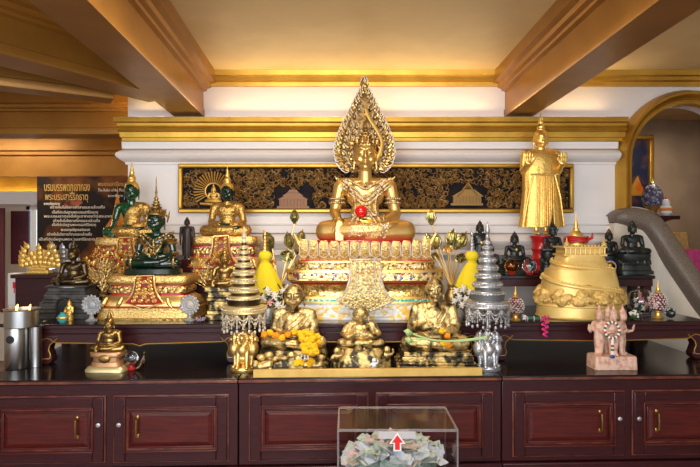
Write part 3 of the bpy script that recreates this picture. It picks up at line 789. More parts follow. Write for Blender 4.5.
W0 = 101 * s_(3.14)
B = seated('great_buddha', 'largest golden seated buddha with pointed flame halo and jewelled chest', 'statue', (X(365.5, 3.2), 3.24, 1.455), W0, [m_gold, m_gold_o, m_gold], 'touch', 1.12, 'crown', 'skirt', vox=.0075, crown_top=.55, broad=.93, neck=.028)
t = B['t']; tree = surf(B['me']); S0 = B['S']; W = W0
g = G(); hc = B['hc']; hs = 1.12
for x in (-1, 1):
    g = G(); g.ell(hc + V((.041 * x * hs * W, -.106 * hs * W, .002 * W)), (.016 * hs * W, .007 * W, .0028 * W), seg=10, rings=6); build(g, 'eye', m_bronze, t)
# halo: thick pierced-looking flame plate with rows of scroll leaves
hw = [(171, 20), (165, 26), (158, 29), (150, 30), (141, 28.5), (132, 25.5), (122, 21), (112, 16), (102, 11), (93, 6.5), (87, 3), (82, .6)]
DH = 3.30; k = s_(DH)
ox = X(364.5, DH) - t.location.x; zz = lambda py: Z(py, DH) - t.location.z
outl = [(ox + w * k, zz(y)) for y, w in hw]; outr = [(ox - w * k, zz(y)) for y, w in reversed(hw)]
g = G(); g.prism(outl + outr, .055, .075); halo = build(g, 'halo', m_halo_dark, t)
g = G(); gw = G(); gs = G()
for side in (-1, 1):
    cc = curve2([V((ox + side * (w - 3) * k, .05, zz(y))) for y, w in hw], 46)
    for i in range(0, 46, 2):
        a, b = cc[i], cc[i + 1]; d = (b - a).normalized(); nrm = V((d.z, 0, -d.x)) * side
        if nrm.x * side < 0: nrm = -nrm
        taper = 1 - .5 * i / 46
        p0 = a - nrm * .012; p1 = a + nrm * .020 + d * .034
        g.cap(p0, p1, .015 * taper, .003, 7)
        gw.tube(curve2([p0 - d * .012, a + nrm * .014, p1 + d * .004, a - nrm * .008 + d * .016], 10), .0026, 5)
    for off, sz in ((9, .014), (15.5, .014), (22, .012)):
        cc2 = curve2([V((ox + side * max(w - off, 0) * k, .048, zz(y))) for y, w in hw if w > off + 1.5], 30)
        for i in range(0, 30, 3):
            a, b = cc2[i], cc2[i + 1]; d = (b - a).normalized(); nrm = V((d.z, 0, -d.x))
            gs.cap(a, a + d * .022 + nrm * .012 * side, sz, .003, 7)
            gw.tube(curve2([a - d * .014, a + nrm * .014, a + d * .026, a - nrm * .012], 8), .0024, 5)
build(g, 'halo_flame_leaves', m_gold_o, halo); build(gs, 'halo_scroll_leaves', m_bronze_gold, halo); build(gw, 'halo_mirror_inlay', m_beadw, halo)
g = G()
g.tube(curve2([V((ox + x * k, .03, zz(y))) for x, y in ((1, 110), (5, 120), (12, 131), (17, 142), (16, 152), (11, 162))], 30), .012, 8)
o = build(g, 'halo_ribbon', m_gold_b, halo)
# jewellery draped on the chest
def on(pts, off=.002): return drape(tree, [(x * W, z * W) for x, z in pts], off)
gj = G(); gg = G()
for pts in ([(-.22, .545), (-.12, .48), (0, .40), (.12, .48), (.22, .545)], [(-.17, .555), (-.09, .515), (0, .47), (.09, .515), (.17, .555)], [(-.25, .50), (-.14, .42), (0, .33), (.14, .42), (.25, .50)],
            [(-.10, .16), (-.06, .22), (0, .27), (.06, .22), (.10, .16)], [(-.13, .20), (-.07, .25), (0, .31), (.07, .25), (.13, .20)], [(-.20, .555), (-.13, .44), (-.10, .30), (-.14, .18)], [(.20, .555), (.13, .44), (.10, .30), (.14, .18)], [(-.235, .525), (-.13, .45), (0, .365), (.13, .45), (.235, .525)], [(-.14, .24), (0, .235), (.14, .24)]):
    c = curve2([V((a, 0, b)) for a, b in pts], 60); q = on([(p.x, p.z) for p in c], .004)
    gg.tube(q, .0085, 6)
    for p in q[::2]: gj.bead(p - V((0, .007, 0)), .0055)
for (x, z, r) in ((0, .33, .022), (0, .40, .012), (0, .50, .012), (0, .27, .010)):
    for p in on([(x, z)], .003):
        for a in range(8): gj.bead(p + V((math.cos(a * PI / 4) * r, -.004, math.sin(a * PI / 4) * r)), .0042)
        gg.ell(p, (r * .8, .008, r * .8))
for i in range(150):                                   # pleats and jewels over the shins and lap
    x = R.uniform(-.17, .22); z = R.uniform(.03, .16)
    for p in on([(x, z)], .004): gj.bead(p, .0056)
for x in [(-.15 + .035 * i) for i in range(11)]:
    q = on([(x, .15 - .012 * j) for j in range(10)], .001)
    if len(q) > 3: gg.tube(q, .0038, 5)
for sx, z in ((-1, .385), (-1, .35), (1, .385), (1, .35)):
    ring = [V((sx * (.285 + .0) + math.cos(a) * .074, .058 + math.sin(a) * .076, z + .0)) * W for a in [2 * PI * i / 20 for i in range(20)]]
    gg.tube(ring, .0075, 6, closed=True)
    for p in ring[10:] if True else []: gj.bead(p - V((0, .007, 0)), .0045)
ring = [V((-.275 + math.cos(a) * .047, -.13 + math.sin(a) * .045, .185 - .02 * math.sin(a))) * W for a in [2 * PI * i / 16 for i in range(16)]]; gg.tube(ring, .007, 6, closed=True)
ring = [V((.20 + math.cos(a) * .02, -.105 + math.cos(a) * .05, .19 + math.sin(a) * .056)) * W for a in [2 * PI * i / 16 for i in range(16)]]; gg.tube(ring, .006, 6, closed=True)
for sx in (-1, 1):
    gg.chain([V((sx * .25, .05, .56)) * W, V((sx * .285, .03, .565)) * W, V((sx * .31, .02, .59)) * W], [.013, .010, .003], 7)
j = build(gg, 'necklace', m_gold_o, t); build(gj, 'jewels', m_gem, j)
for o in t.children_recursive:
    if not o.name.startswith('halo') and (o.parent is None or not o.parent.name.startswith('halo')): o.data.transform(Matrix.Diagonal((1, 1, 1.13, 1)))
g = G(); r = .036; g.ell((0, 0, r), r, seg=24, rings=16)
tag(build(g, 'red_ball', m_red_glass, None, (X(361.5, 3.04), 3.24 - .185 * W0 - .004, 1.455 + .206 * W0 * 1.13)), 'shiny red ball resting in the lap of the largest golden buddha', 'ball')

def zstretch(B, f):                               # taller or squatter figure on the same seat
    z0 = B['S'].translation.z
    for o in B['t'].children_recursive:
        o.data.transform(Matrix.Translation((0, 0, z0)) @ Matrix.Diagonal((1, 1, f, 1)) @ Matrix.Translation((0, 0, -z0)))
    B['zf'] = f
# ------------------------------------------------------------------ green buddhas on the left
throne_small('gold and red throne with medallion cloth under the crowned green buddha', (X(144, 2.95), 3.095, ZT), 103 * s_(2.97), zf=.80)
w_ = 103 * s_(2.97); zt = ZT + .53 * w_ * 1.0
FT = .53 * w_ * .80
# flat glassy pad and the crowned figure
c = thing('green_pad', 'dark green glass pad under the crowned green buddha', 'pad', (X(151, 3.05), 3.09, ZT + FT + .001))
g = G(); g.loft([(0, .150, .088), (.006, .156, .092), (.030, .150, .088), (.034, .142, .083)], 3, 40); build(g, 'pad', m_emface, c)
B = seated('green_buddha', 'dark green seated buddha in tall gold crown and jewelled collar', 'statue', (X(152.5, 3.05), 3.09, ZT + FT + .036), 57 * s_(3.05), [m_emerald, m_gold_b, m_emerald, m_bronze_gold], 'lap', 1.38, 'crown', None, vox=.010, crown_top=.78, eyes=m_beadw)
t = B['t']; W = B['W']; tree = surf(B['me']); emerald = B
gg = G()
for pts in ([(-.25, .53), (-.12, .42), (0, .33), (.12, .42), (.25, .53)], [(-.20, .56), (-.1, .50), (0, .46), (.1, .50), (.20, .56)], [(0, .46), (0, .20)], [(-.13, .40), (-.05, .26), (0, .22), (.05, .26), (.13, .40)]):
    q = on([(p.x, p.z) for p in curve2([V((a, 0, b)) for a, b in pts], 24)], .003); gg.tube(q, .007, 6)
    for p in q[::3]: gg.bead(p - V((0, .004, 0)), .008)
for sx in (-1, 1):
    for z, rr in ((.46, .085), (.41, .082), (.24, .070)):
        cx = .262 if z > .4 else .31
        gg.tube([V((sx * cx + math.cos(a) * rr, .06 + math.sin(a) * rr, z)) * W for a in [2 * PI * i / 18 for i in range(18)]], .009, 6, closed=True)
    gg.chain([V((sx * .26, .03, .56)) * W, V((sx * .30, .01, .57)) * W, V((sx * .335, .0, .61)) * W], [.011, .008, .003], 7)
    gg.tube([V((sx * .37 + math.cos(a) * .0, -.10 + math.cos(a) * .085, .085 + math.sin(a) * .088)) * W for a in [2 * PI * i / 18 for i in range(18)]], .008, 6, closed=True)
build(gg, 'jewellery', m_bronze_gold, t); zstretch(emerald, 1.07)

throne_small('gold and red throne behind, under the green buddha with one gold-robed shoulder', (X(130, 3.4), 3.46, 1.212), 82 * s_(3.4))
B = seated('green_buddha', 'green seated buddha with gold hair and gold mesh robe on one shoulder', 'statue', (X(127, 3.4), 3.46, 1.212 + .53 * 82 * s_(3.4) + .002), 54 * s_(3.4), [m_emerald_b, m_gold_b_o, m_gold_cloth], 'touch', 1.22, 'tall', 'sash', vox=.011); zstretch(B, 1.13)
throne_small('gold and red throne under the fully gold-robed green-faced buddha', (X(222, 3.36), 3.46, 1.212), 86 * s_(3.36))
B = seated('gold_robed_buddha', 'seated buddha wrapped in gold robe with dark green face, before the sun carving', 'statue', (X(225, 3.4), 3.45, 1.212 + .53 * 86 * s_(3.36) + .002), 52 * s_(3.4), [m_emface, m_gold_b_o, m_gold_cloth], 'lap', 1.22, 'tall', 'full', vox=.011); zstretch(B, 1.10)

# ------------------------------------------------------------------ standing figures
def standing(name, label, cat, loc, H, mats, arms='down', hairstyle='tall', flare=.14, group=None, vox=.006, hs=1.0):
    """H = height to the crown of the head, unit figure 1 tall"""
    t = thing(name, label, cat, loc, group); S = Matrix.Scale(H, 4)
    prims = [('c', [((-.045, 0, .045), .028), ((-.05, .005, .26), .042), ((-.055, .01, .48), .062)]), ('c', [((.045, 0, .045), .028), ((.05, .005, .26), .042), ((.055, .01, .48), .062)]),
             ('c', [((-.045, .01, .022), .022), ((-.05, -.075, .016), .017)]), ('c', [((.045, .01, .022), .022), ((.05, -.075, .016), .017)]),
             ('e', (0, .01, .50), (.105, .075, .08)), ('e', (0, .01, .60), (.09, .065, .11)), ('e', (0, .008, .72), (.115, .075, .085)), ('c', [((-.115, .01, .775), .04), ((.115, .01, .775), .04)]),
             ('c', [((0, .01, .78), .045), ((0, 0, .86), .036)])]
    hc = V((0, -.005, .905)); prims += head_prims(hc, .52 * hs, True, 1.2)
    for x in (-1, 1):
        if arms == 'raised':
            prims.append(('c', [((x * .145, .01, .765), .042), ((x * .165, .01, .60), .034), ((x * .155, -.12, .66), .026)]))
            prims += [(q[0], [(V(a), r) for a, r in q[1]]) for q in hand((x * .155, -.125, .665), (0, -.05, 1), (0, -1, 0), L=.10, curl=.1, thumb=-x, r=.0095)]
        elif arms == 'bowl':
            prims.append(('c', [((x * .145, .01, .765), .042), ((x * .155, -.0, .60), .034), ((x * .07, -.10, .60), .024)]))
            prims += hand((x * .07, -.105, .60), (-x, -.2, .0), (0, .3, 1), L=.09, curl=.5, thumb=x, r=.008)
        else:
            prims.append(('c', [((x * .145, .01, .765), .042), ((x * .165, .01, .60), .034), ((x * .16, -.015, .44), .025)]))
            prims += hand((x * .16, -.017, .435), (0, -.05, -1), (-x, 0, 0), L=.10, curl=.3, thumb=1, r=.009)
    g = G(); g.M = S; fill(g, prims); me = fuse(g, vox * H, 3); build(me, 'body', mats[0], t, angle=180)
    g = G(); g.M = S
    seg = 64; rr = []
    for z, hx, hy, pl in ((.795, .075, .055, 0), (.785, .125, .06, 0), (.75, .165 if arms != 'bowl' else .14, .078, 0), (.68, .175 if arms != 'bowl' else .13, .082, 0), (.58, .178 if arms != 'bowl' else .12, .085, .02), (.45, .175 if arms == 'raised' else .15, .09, .03), (.30, .17 + flare * .4, .095, .04), (.16, .17 + flare * .75, .095, .05), (.075, .17 + flare, .09, .05), (.075, .155 + flare, .08, .05)):
        rr.append([(hx * math.cos(2 * PI * j / seg) * (1 + pl * .35 * math.cos(j * PI / 2)), hy * math.sin(2 * PI * j / seg) * (1 + pl * math.cos(j * PI / 2)), z) for j in range(seg)])
    if arms == 'down': rr = [[(x * (.66 if z > .5 else .80), y, z) for x, y, z in r] for r in rr]
    g.rings(rr); o = build(g, 'robe', mats[2], t, angle=70)
    if arms == 'raised':
        g = G(); g.M = S
        g.tube([(x, -.098, z) for x, z in ((-.13, .565), (0, .56), (.13, .565))], .008, 6)
        for j in range(9):
            g.tube([(-.075 + j * .019, -.098, .55), (-.08 + j * .02, -.108, .3), (-.09 + j * .0225, -.107, .085)], .0042, 5)
        for x in (-1, 1): g.tube([(x * .10, -.085, .56), (x * .15, -.092, .35), (x * .19, -.07, .09)], .007, 6)
        build(g, 'robe_pleats', mats[2], o)
    g = G(); g.M = S; hair_prims(g, hc, .52 * hs, hairstyle); build(g, 'hair', mats[1], t)
    return t
DS = 3.465
c = thing('red_pedestal', 'round red lacquer pedestal under the standing golden buddha', 'pedestal', (X(542, DS), DS, 1.254))
g = G(); g.lathe([(.075, 0), (.078, .008), (.070, .03), (.055, .05), (.060, .075), (.068, .09), (.056, .11), (.056, .13), (.066, .15), (.058, .17), (.060, .205), (.073, .222), (.073, .232), (.02, .234)], seg=32); build(g, 'drum', m_red, c)
standing('standing_buddha', 'golden standing buddha in flared robe with both palms raised', 'statue', (X(541, DS), DS, 1.49), 106 * s_(DS), [m_gold_b, m_gold_b, m_gold_b_o], 'raised', 'tall', .04, hs=1.2)
c = thing('wooden_block', 'dark wooden block under the small dark standing figure', 'block', (X(187, 3.34), 3.34, 1.212))
g = G(); g.bx(-.04, .04, -.05, .05, 0, .136); build(g, 'block', m_wood, c, bevel=.004)
standing('standing_figure', 'small dark brown standing buddha between two thrones on the left', 'statue', (X(187, 3.34), 3.34, 1.349), 40 * s_(3.34), [m_dark_wood_fig, m_dark_wood_fig, m_dark_wood_fig], 'down', 'bun', -.03, hs=1.2)
t = standing('standing_bowl_buddha', 'black standing buddha holding a gold bowl behind the silver umbrella', 'statue', (X(480, 3.42), 3.42, 1.254), 50 * s_(3.42), [m_black_br, m_black_br, m_black_br], 'bowl', 'bun', -.02, hs=1.35)
g = G(); g.lathe([(.004, .58), (.03, .585), (.042, .61), (.040, .64), (.034, .648), (.02, .642)], (0, -.115 * 1, 0), 20)
g2 = G(); g2.M = Matrix.Scale(50 * s_(3.42), 4); g2.add(g.v, g.f); build(g2, 'alms_bowl', m_gold, t)

# ------------------------------------------------------------------ black bronze buddhas on the right shelf
DB = 3.42; kb = s_(DB)
def black_buddha(label, px, seat, W, base, hair='bun', hs=1.25, arms='touch', gold=None, crown_top=1.0, mats=None, D=DB, z=1.254, ghair=None):
    zs = Z(seat, D) - z
    B = seated('black_buddha', label, 'statue', (X(px, D), D, z), W * s_(D), mats or [m_black_br, ghair or m_black_br, m_black_br], arms, hs, hair, 'sash', vox=.012, z0=zs, group='black bronze buddhas on the right shelf', crown_top=crown_top)
    t = B['t']; h = zs
    hw = base * s_(D) / 2
    g = G(); g.loft([(0, hw, hw * .62), (h * .16, hw, hw * .62), (h * .2, hw * .9, hw * .55), (h * .45, hw * .84, hw * .5), (h * .5, hw * .9, hw * .56), (h * .62, hw * .86, hw * .54), (h * .68, hw * .78, hw * .5), (h * .8, hw * .84, hw * .54), (h, hw * .86, hw * .54)], 3.2, 40)
    b = build(g, 'base', m_black_br, t)
    g = G(); petals_row(g, h * .46, hw * .8, hw * .5, h * .3, 22, 3.2, out=.006, tilt=-.1); build(g, 'lotus_petals', m_black_br, b)
    if gold:
        W_ = B['W']; g = G()
        tr = surf(B['me'])
        for p in drape(tr, [(.03 * W_, zs + .42 * W_)], 0): g.ell(p, (.05 * W_, .012, .07 * W_))
        build(g, 'gold_leaf_patch', m_gold, t)
    return B
black_buddha('black seated buddha half hidden behind the silver tiered umbrella', 491, 268, 24, 30)
black_buddha('black seated buddha with gold chest patch behind two glass balls', 515, 262, 29, 31, gold=True)
black_buddha('black crowned seated buddha in front of the red pedestal', 553, 252, 26, 28, hair='crown', hs=1.35, crown_top=1.1, D=3.35)
black_buddha('black seated buddha with gilded face and hair, behind a round blue emblem', 609.5, 256, 25, 27, hair='bun', hs=1.35, ghair=m_bronze, D=3.5)
black_buddha('black seated buddha on broad lotus base, rightmost on the shelf', 633, 254, 33, 37, hs=1.15)
for o in list(bpy.data.objects):
    pass
c = thing('blue_emblem', 'round blue emblem disc with yellow crest on the right shelf', 'emblem', (X(609.5, 3.36), 3.36, 1.254))
g = G(); g.M = Matrix.Translation((0, 0, .046)) @ Matrix.Rotation(PI / 2, 4, 'X'); g.lathe([(.001, -.006), (.040, -.006), (.044, 0), (.040, .006), (.001, .006)], seg=28); build(g, 'disc', m_blue, c)
g = G(); g.M = Matrix.Translation((0, -.006, .046)) @ Matrix.Rotation(PI / 2, 4, 'X'); g.lathe([(.036, 0), (.036, .004), (.032, .004), (.032, 0)], seg=24); g.M = Matrix()
g.ell((0, -.008, .05), (.013, .004, .016)); g.tube([(-.03, -.008, .035), (0, -.010, .022), (.03, -.008, .035)], .004, 6); g.tube([(-.025, -.008, .062), (0, -.01, .075), (.025, -.008, .062)], .003, 6); build(g, 'crest', m_gold_b, c)
g = G(); g.box((0, .02, .006), (.05, .04, .012)); build(g, 'foot', m_black, c)
for lab, px, py, r, m, nm in (('amber glass ball on small red stand on the right shelf', 511.5, 268, 6.8, m_amber, 'amber'), ('clear glass ball on small red stand on the right shelf', 529.5, 267.5, 7, m_glass, 'clear')):
    D = 3.325; c = thing('glass_ball', lab, 'glass ball', (X(px, D), D, 1.254)); r = r * s_(D)
    g = G(); g.lathe([(.022, 0), (.024, .004), (.016, .010), (.021, .016), (.013, .014)], seg=20); build(g, 'stand', m_red_dark, c)
    g = G(); g.ell((0, 0, .0135 + r), r, seg=28, rings=18); build(g, 'ball', m, c)

# ------------------------------------------------------------------ bronze buddha on black stepped base at the left end
DL = 3.02; kl = s_(DL)
B = seated('bronze_buddha', 'dark bronze seated buddha on stepped black base with arched niche', 'statue', (X(67, DL), DL + .06, ZT), 40 * kl, [m_bronze, m_bronze, m_bronze], 'touch', 1.25, 'flame', 'sash', z0=.176, vox=.011)
t = B['t']
def steps(t, st, m, name='base'):
    g = G()
    for z0, z1, hx, hy in st: g.bx(-hx, hx, -hy, hy, z0, z1)
    return build(g, name, m, t, bevel=.004)
steps(t, [(0, .03, .155, .10), (.03, .05, .145, .094), (.05, .085, .135, .09), (.085, .10, .125, .084), (.10, .13, .115, .08), (.13, .142, .108, .076), (.142, .165, .10, .072), (.165, .176, .112, .08)], m_stone_black)
g = G()
ar = [(-.032, 0), (-.032, .075)] + [(-.032 * math.cos(a), .075 + .035 * math.sin(a)) for a in [PI * i / 12 for i in range(1, 12)]] + [(.032, .075), (.032, 0)]
g.tube([(x, -.104, z) for x, z in ar], .006, 6); g.prism(ar, -.103, -.098); build(g, 'niche', m_black, t)
g = G(); g.ell((.01, -.084, .168), (.045, .012, .006)); build(g, 'name_plate', m_silver, t)
c = thing('niche_figurine', 'tiny gold deity figurine standing in the arched niche of the black base', 'figurine', (X(65, 2.9), 2.945, ZT))
g = G(); S = Matrix.Scale(.105, 4); g.M = S; fill(g, sit_prims('lap', 1.3)[0]['torso'] if False else [('c', [((0, 0, 0), .2), ((0, 0, .45), .14), ((0, 0, .62), .17)]), ('e', (0, 0, .82), (.11, .11, .13)), ('c', [((0, 0, .92), .08), ((0, 0, 1.05), .01)]), ('c', [((-.17, 0, .62), .06), ((-.2, -.08, .4), .05)]), ('c', [((.17, 0, .62), .06), ((.2, -.08, .4), .05)])])
build(fuse(g, .003, 2), 'body', m_gold_b_o, c, angle=180)
c = thing('blue_vase', 'small turquoise glazed vase before the arched niche', 'vase', (X(62.5, 2.87), 2.87, ZT))
g = G(); g.lathe([(.014, 0), (.024, .012), (.027, .026), (.018, .040), (.010, .046), (.013, .052), (.008, .05)], seg=20); build(g, 'body', mat('turquoise_glaze', (.08, .36, .34), .2, coat=.5), c)
g = G(); g.lathe([(.0265, .020), (.0285, .024), (.0265, .030)], seg=20); build(g, 'gold_band', m_gold_b, c)

# small bronze buddha behind the gold umbrella
B = seated('small_bronze_buddha', 'worn bronze seated buddha on tall dark base beside the gold umbrella', 'statue', (X(223, 2.97), 3.0, ZT), 36 * s_(2.97), [m_bronze_g, m_bronze_g, m_bronze_g], 'touch', 1.2, 'bun', 'sash', z0=.175, vox=.011)
t = B['t']
steps(t, [(0, .03, .088, .07), (.03, .05, .078, .062), (.05, .10, .068, .055), (.10, .118, .078, .062), (.118, .15, .074, .06), (.15, .175, .088, .07)], m_leaf_dark)

# bronze buddha in front, on the cabinet
B = seated('small_bronze_buddha', 'small bronze seated buddha on pale stepped base at the front left', 'statue', (X(106, 2.66), 2.69, .846), 35 * s_(2.68), [m_bronze_g, m_bronze_g, m_bronze_g], 'touch', 1.25, 'flame', 'sash', z0=.092, vox=.0105)
t = B['t']
g = G(); g.loft([(0, .098, .066), (.008, .098, .066), (.022, .088, .060), (.026, .082, .056)], 4.5, 44); build(g, 'pale_foot', mat('pale_brass', (.62, .50, .26), .4, metal=.7), t)
g = G(); g.loft([(.026, .076, .052), (.044, .072, .050), (.048, .066, .046), (.066, .066, .046), (.07, .078, .052), (.084, .080, .054), (.092, .076, .05)], 3.5, 44); build(g, 'copper_base', mat('copper_base', (.48, .25, .12), .4, metal=.7), t)
g = G(); g.ell((0, -.052, .062), (.028, .006, .02)); build(g, 'front_plaque', m_bronze_g, t)
c = thing('crystal_ball', 'clear crystal ball on red cup stand beside the front bronze buddha', 'glass ball', (X(132.5, 2.7), 2.69, .846))
g = G(); g.lathe([(.020, 0), (.022, .006), (.013, .014), (.012, .022), (.02, .032), (.012, .028)], seg=20); build(g, 'stand', m_red_dark, c)
g = G(); g.ell((0, 0, .058), .030, seg=28, rings=18); build(g, 'ball', m_glass, c)
c = thing('seated_figurine', 'tiny dark bronze figurine leaning beside the crystal ball', 'figurine', (X(142.5, 2.7), 2.70, .846))
g = G(); fill(g, [('c', [((-.01, 0, .014), .016), ((.0, 0, .045), .013), ((.008, 0, .062), .010)]), ('e', (.010, -.002, .078), (.010, .010, .012)), ('c', [((-.01, -.012, .016), .010), ((-.022, -.018, .008), .007)]), ('c', [((.012, 0, .056), .006), ((.012, -.015, .035), .005)])])
build(fuse(g, .0022, 2), 'body', m_bronze, c, angle=180)

# ------------------------------------------------------------------ the three golden monks at the front
def folds(B, lines, m, r=.013, off=-.003):
    W = B['W']; z0 = B['S'].translation.z; tr = surf(B['rme'] if 'rme' in B else B['me']); g = G()
    for pts in lines:
        q = drape(tr, [(p.x * W, z0 + p.z * W * B.get('zf', 1)) for p in curve2([V((a, 0, b)) for a, b in pts], 22)], off * W)
        if len(q) > 3: g.tube(q, [r * W * math.sin(PI * (i + .6) / (len(q) + .2)) + .0004 for i in range(len(q))], 6)
    o = build(g, 'robe_folds', m, B.get('robe', B['t'])); return o
FL = [[(.22, .56), (.10, .40), (-.08, .25), (-.18, .20)], [(.16, .57), (.04, .43), (-.12, .30)], [(.26, .52), (.16, .36), (.0, .22)], [(.27, .45), (.2, .3), (.1, .2)], [(.10, .575), (-.02, .46), (-.14, .36)],
      [(-.40, .10), (-.2, .15), (.05, .12), (.2, .09)], [(-.36, .05), (-.1, .06), (.2, .03)], [(.40, .12), (.25, .15), (.1, .16)], [(.42, .06), (.25, .05), (.05, .04)]]
BR = [[(-.06, .92), (0, .925), (.06, .92)], [(-.05, .90), (0, .905), (.05, .90)]]
zc = .847
# left monk
zs = .100
B = seated('monk_statue', 'gold-leafed seated monk statue draped with marigold garlands, left of the three', 'statue', (X(293, 2.70), 2.735, zc), 67 * s_(2.70), [m_leaf, m_leaf, m_leaf], 'lap', 1.38, None, 'sash', fat=.42, z0=zs, vox=.0085, ears=1.0, broad=1.05, lean=.03, eyes=m_leaf_dark, group='golden monk statues at the front')
zstretch(B, .99); folds(B, FL, m_leaf); t = B['t']
g = G(); g.loft([(0, .172, .105), (.03, .174, .105), (.045, .160, .098), (.06, .166, .10), (.10, .155, .098)], 4, 48); build(g, 'rock_base', m_leaf_dark, t)
for x in (-.12, .115):
    g = G(); fill(g, [('c', [((x - .035, -.12, .03), .024), ((x + .02, -.13, .045), .020)]), ('e', (x - .045, -.135, .045), (.018, .018, .02)), ('c', [((x - .03, -.13, .02), .012), ((x - .03, -.15, .008), .010)]), ('c', [((x + .02, -.13, .03), .012), ((x + .03, -.15, .008), .010)])])
    build(g, 'carved_beast', m_leaf, t)
g = G()
for i in range(9): g.ell((-.14 + .035 * i, -.118, .075 + .012 * math.sin(i * 2)), (.022, .018, .016))
build(g, 'carved_waves', m_leaf, t)
# right monk
zs2 = .092
B2 = seated('monk_statue', 'gold-leafed seated monk statue with green lotus stem across its hands', 'statue', (X(436, 2.70), 2.745, zc), 69 * s_(2.70), [m_leaf, m_leaf, m_leaf], 'monk', 1.27, None, 'full', fat=.38, z0=zs2, vox=.0085, ears=.9, broad=.95, lean=.03, eyes=m_leaf_dark, group='golden monk statues at the front')
zstretch(B2, 1.12); folds(B2, [[(.22, .56), (.12, .40), (.02, .27)], [(-.22, .56), (-.14, .42), (-.04, .34)], [(.16, .57), (.06, .44), (.0, .36)], [(-.14, .57), (-.07, .48), (.0, .42)], [(.28, .50), (.26, .36), (.22, .27)], [(-.28, .50), (-.27, .38), (-.22, .29)], [(.08, .57), (.0, .51), (-.07, .565)],
            [(-.40, .10), (-.2, .15), (.05, .12), (.2, .09)], [(-.36, .05), (-.1, .06), (.2, .03)], [(.40, .12), (.25, .15), (.1, .16)]], m_leaf)
steps(B2['t'], [(0, .03, .190, .115), (.03, .045, .180, .108), (.045, .07, .170, .104), (.07, .092, .162, .10)], m_leaf_dark)
# fat laughing monk with children
zs3 = .105
B3 = seated('fat_monk_statue', 'small fat smiling golden monk statue in the middle of the front row', 'statue', (X(361, 2.70), 2.745, zc), 48 * s_(2.70), [m_leaf, m_leaf, m_leaf], 'belly', 1.34, None, 'skirt', fat=1.0, z0=zs3, vox=.0095, ears=1.25, broad=1.12, lean=.03, eyes=m_leaf_dark, group='golden monk statues at the front')
zstretch(B3, .86); t = B3['t']
g = G(); g.loft([(0, .15, .11), (.03, .145, .105), (.06, .125, .10), (.10, .118, .092), (.105, .112, .088)], 3, 40); build(g, 'rock_base', m_leaf_dark, t)
def child(label, px, zz, h, m, D=2.67):
    c = thing('child_figurine', label, 'figurine', (X(px, D), D, zz), 'small figures round the fat monk')
    g = G(); g.M = Matrix.Scale(h, 4)
    fill(g, [('c', [((-.09, 0, .05), .06), ((-.08, 0, .40), .085)]), ('c', [((.09, 0, .05), .06), ((.08, 0, .40), .085)]), ('c', [((-.09, -.06, .04), .05), ((-.09, 0, .05), .05)]), ('c', [((.09, -.06, .04), .05), ((.09, 0, .05), .05)]), ('e', (0, -.02, .50), (.15, .12, .18)), ('c', [((-.1, 0, .62), .09), ((.1, 0, .62), .09)]),
             ('e', (0, -.01, .83), (.145, .14, .155)), ('e', (0, -.15, .82), (.03, .03, .03)), ('c', [((-.17, 0, .62), .06), ((-.25, -.06, .48), .05), ((-.2, -.14, .55), .05)]), ('c', [((.17, 0, .62), .06), ((.26, -.05, .72), .05), ((.24, -.08, .85), .05)])])
    build(fuse(g, .02 * h, 2), 'body', m, c, angle=180)
child('golden child figurine at the left foot of the fat monk', 337, .847, .115, m_leaf, 2.66)
child('golden child figurine climbing before the belly of the fat monk', 358, .847, .125, m_leaf, 2.665)
child('golden child figurine at the right foot of the fat monk', 387, .847, .115, m_leaf, 2.69)
child('tiny white figurine on the base of the fat monk', 374, .847, .07, m_paper, 2.625)

# marigold garlands and lotus stem
def marigolds(label, pts, m, r, off, group, tassel=None):
    c = thing('marigold_garland', label, 'garland', off, group)
    for i, p in enumerate(pts):
        g = G(); p = V(p)
        g.ell(p, (r, r * .8, r * .9), seg=12, rings=8)
        for k in range(10):
            a = R.uniform(0, 2 * PI); e = R.uniform(-.6, 1.2); d = V((math.cos(a) * math.cos(e), -abs(math.sin(a) * math.cos(e)), math.sin(e)))
            g.ell(p + d * r * .72, r * .42, seg=7, rings=5)
        build(g, 'marigold', m[i % len(m)], c)
    return c
lm = V((X(293, 2.70), 2.735, zc + zs)); W = B['W']
marigolds('orange marigold garland across the lap of the left golden monk', [(-.125 + .028 * i - .004, -.222 * W - .022 - .012 * math.sin(i * .7), .047 + .012 * math.sin(i * 1.6)) for i in range(6)], [m_orange, m_marigold], .0165, lm + V((0, 0, .028)), 'marigold garlands')
pts = [(.05 + .024 * (i % 3) + .008 * (i // 3), -.33 * W - .004 * i % 3, .085 - .026 * (i // 3) + .006 * (i % 2)) for i in range(12)]
c = marigolds('thick yellow marigold garland hanging from the left golden monk', pts + [(.125, -.3 * W, .07), (.13, -.3 * W, .045), (.055, -.36 * W, -.045), (.085, -.36 * W, -.055), (.035, -.36 * W, -.05), (.10, -.36 * W, -.04)], [m_marigold], .0185, lm + V((-.005, -.02, .0)), 'marigold garlands')
g = G()
for x in (-.012, 0, .012):
    for k in range(5): g.ell((.07 + x + .003 * k * (x > 0) - .003 * k * (x < 0), -.365 * W, -.005 - .011 * k), (.0055, .0055, .0065), seg=8, rings=5)
build(g, 'jasmine_tassel', m_petal_w, c)
rm = V((X(436, 2.70), 2.745, zc + zs2)); W2 = B2['W']
marigolds('two yellow marigolds tucked into the hands of the right golden monk', [(.02, -.25 * W2 - .02, .30 * W2), (.045, -.25 * W2 - .018, .265 * W2 - .01), (.025, -.25 * W2 - .03, .13 * W2), (.05, -.25 * W2 - .03, .11 * W2)], [m_marigold, m_orange], .0155, rm, 'marigold garlands')
D = 2.62
c = thing('lotus_flower', 'green lotus stems with two pale buds laid across the right golden monk', 'flower', P(409, 335, D))
o0 = P(409, 335, D)
g = G()
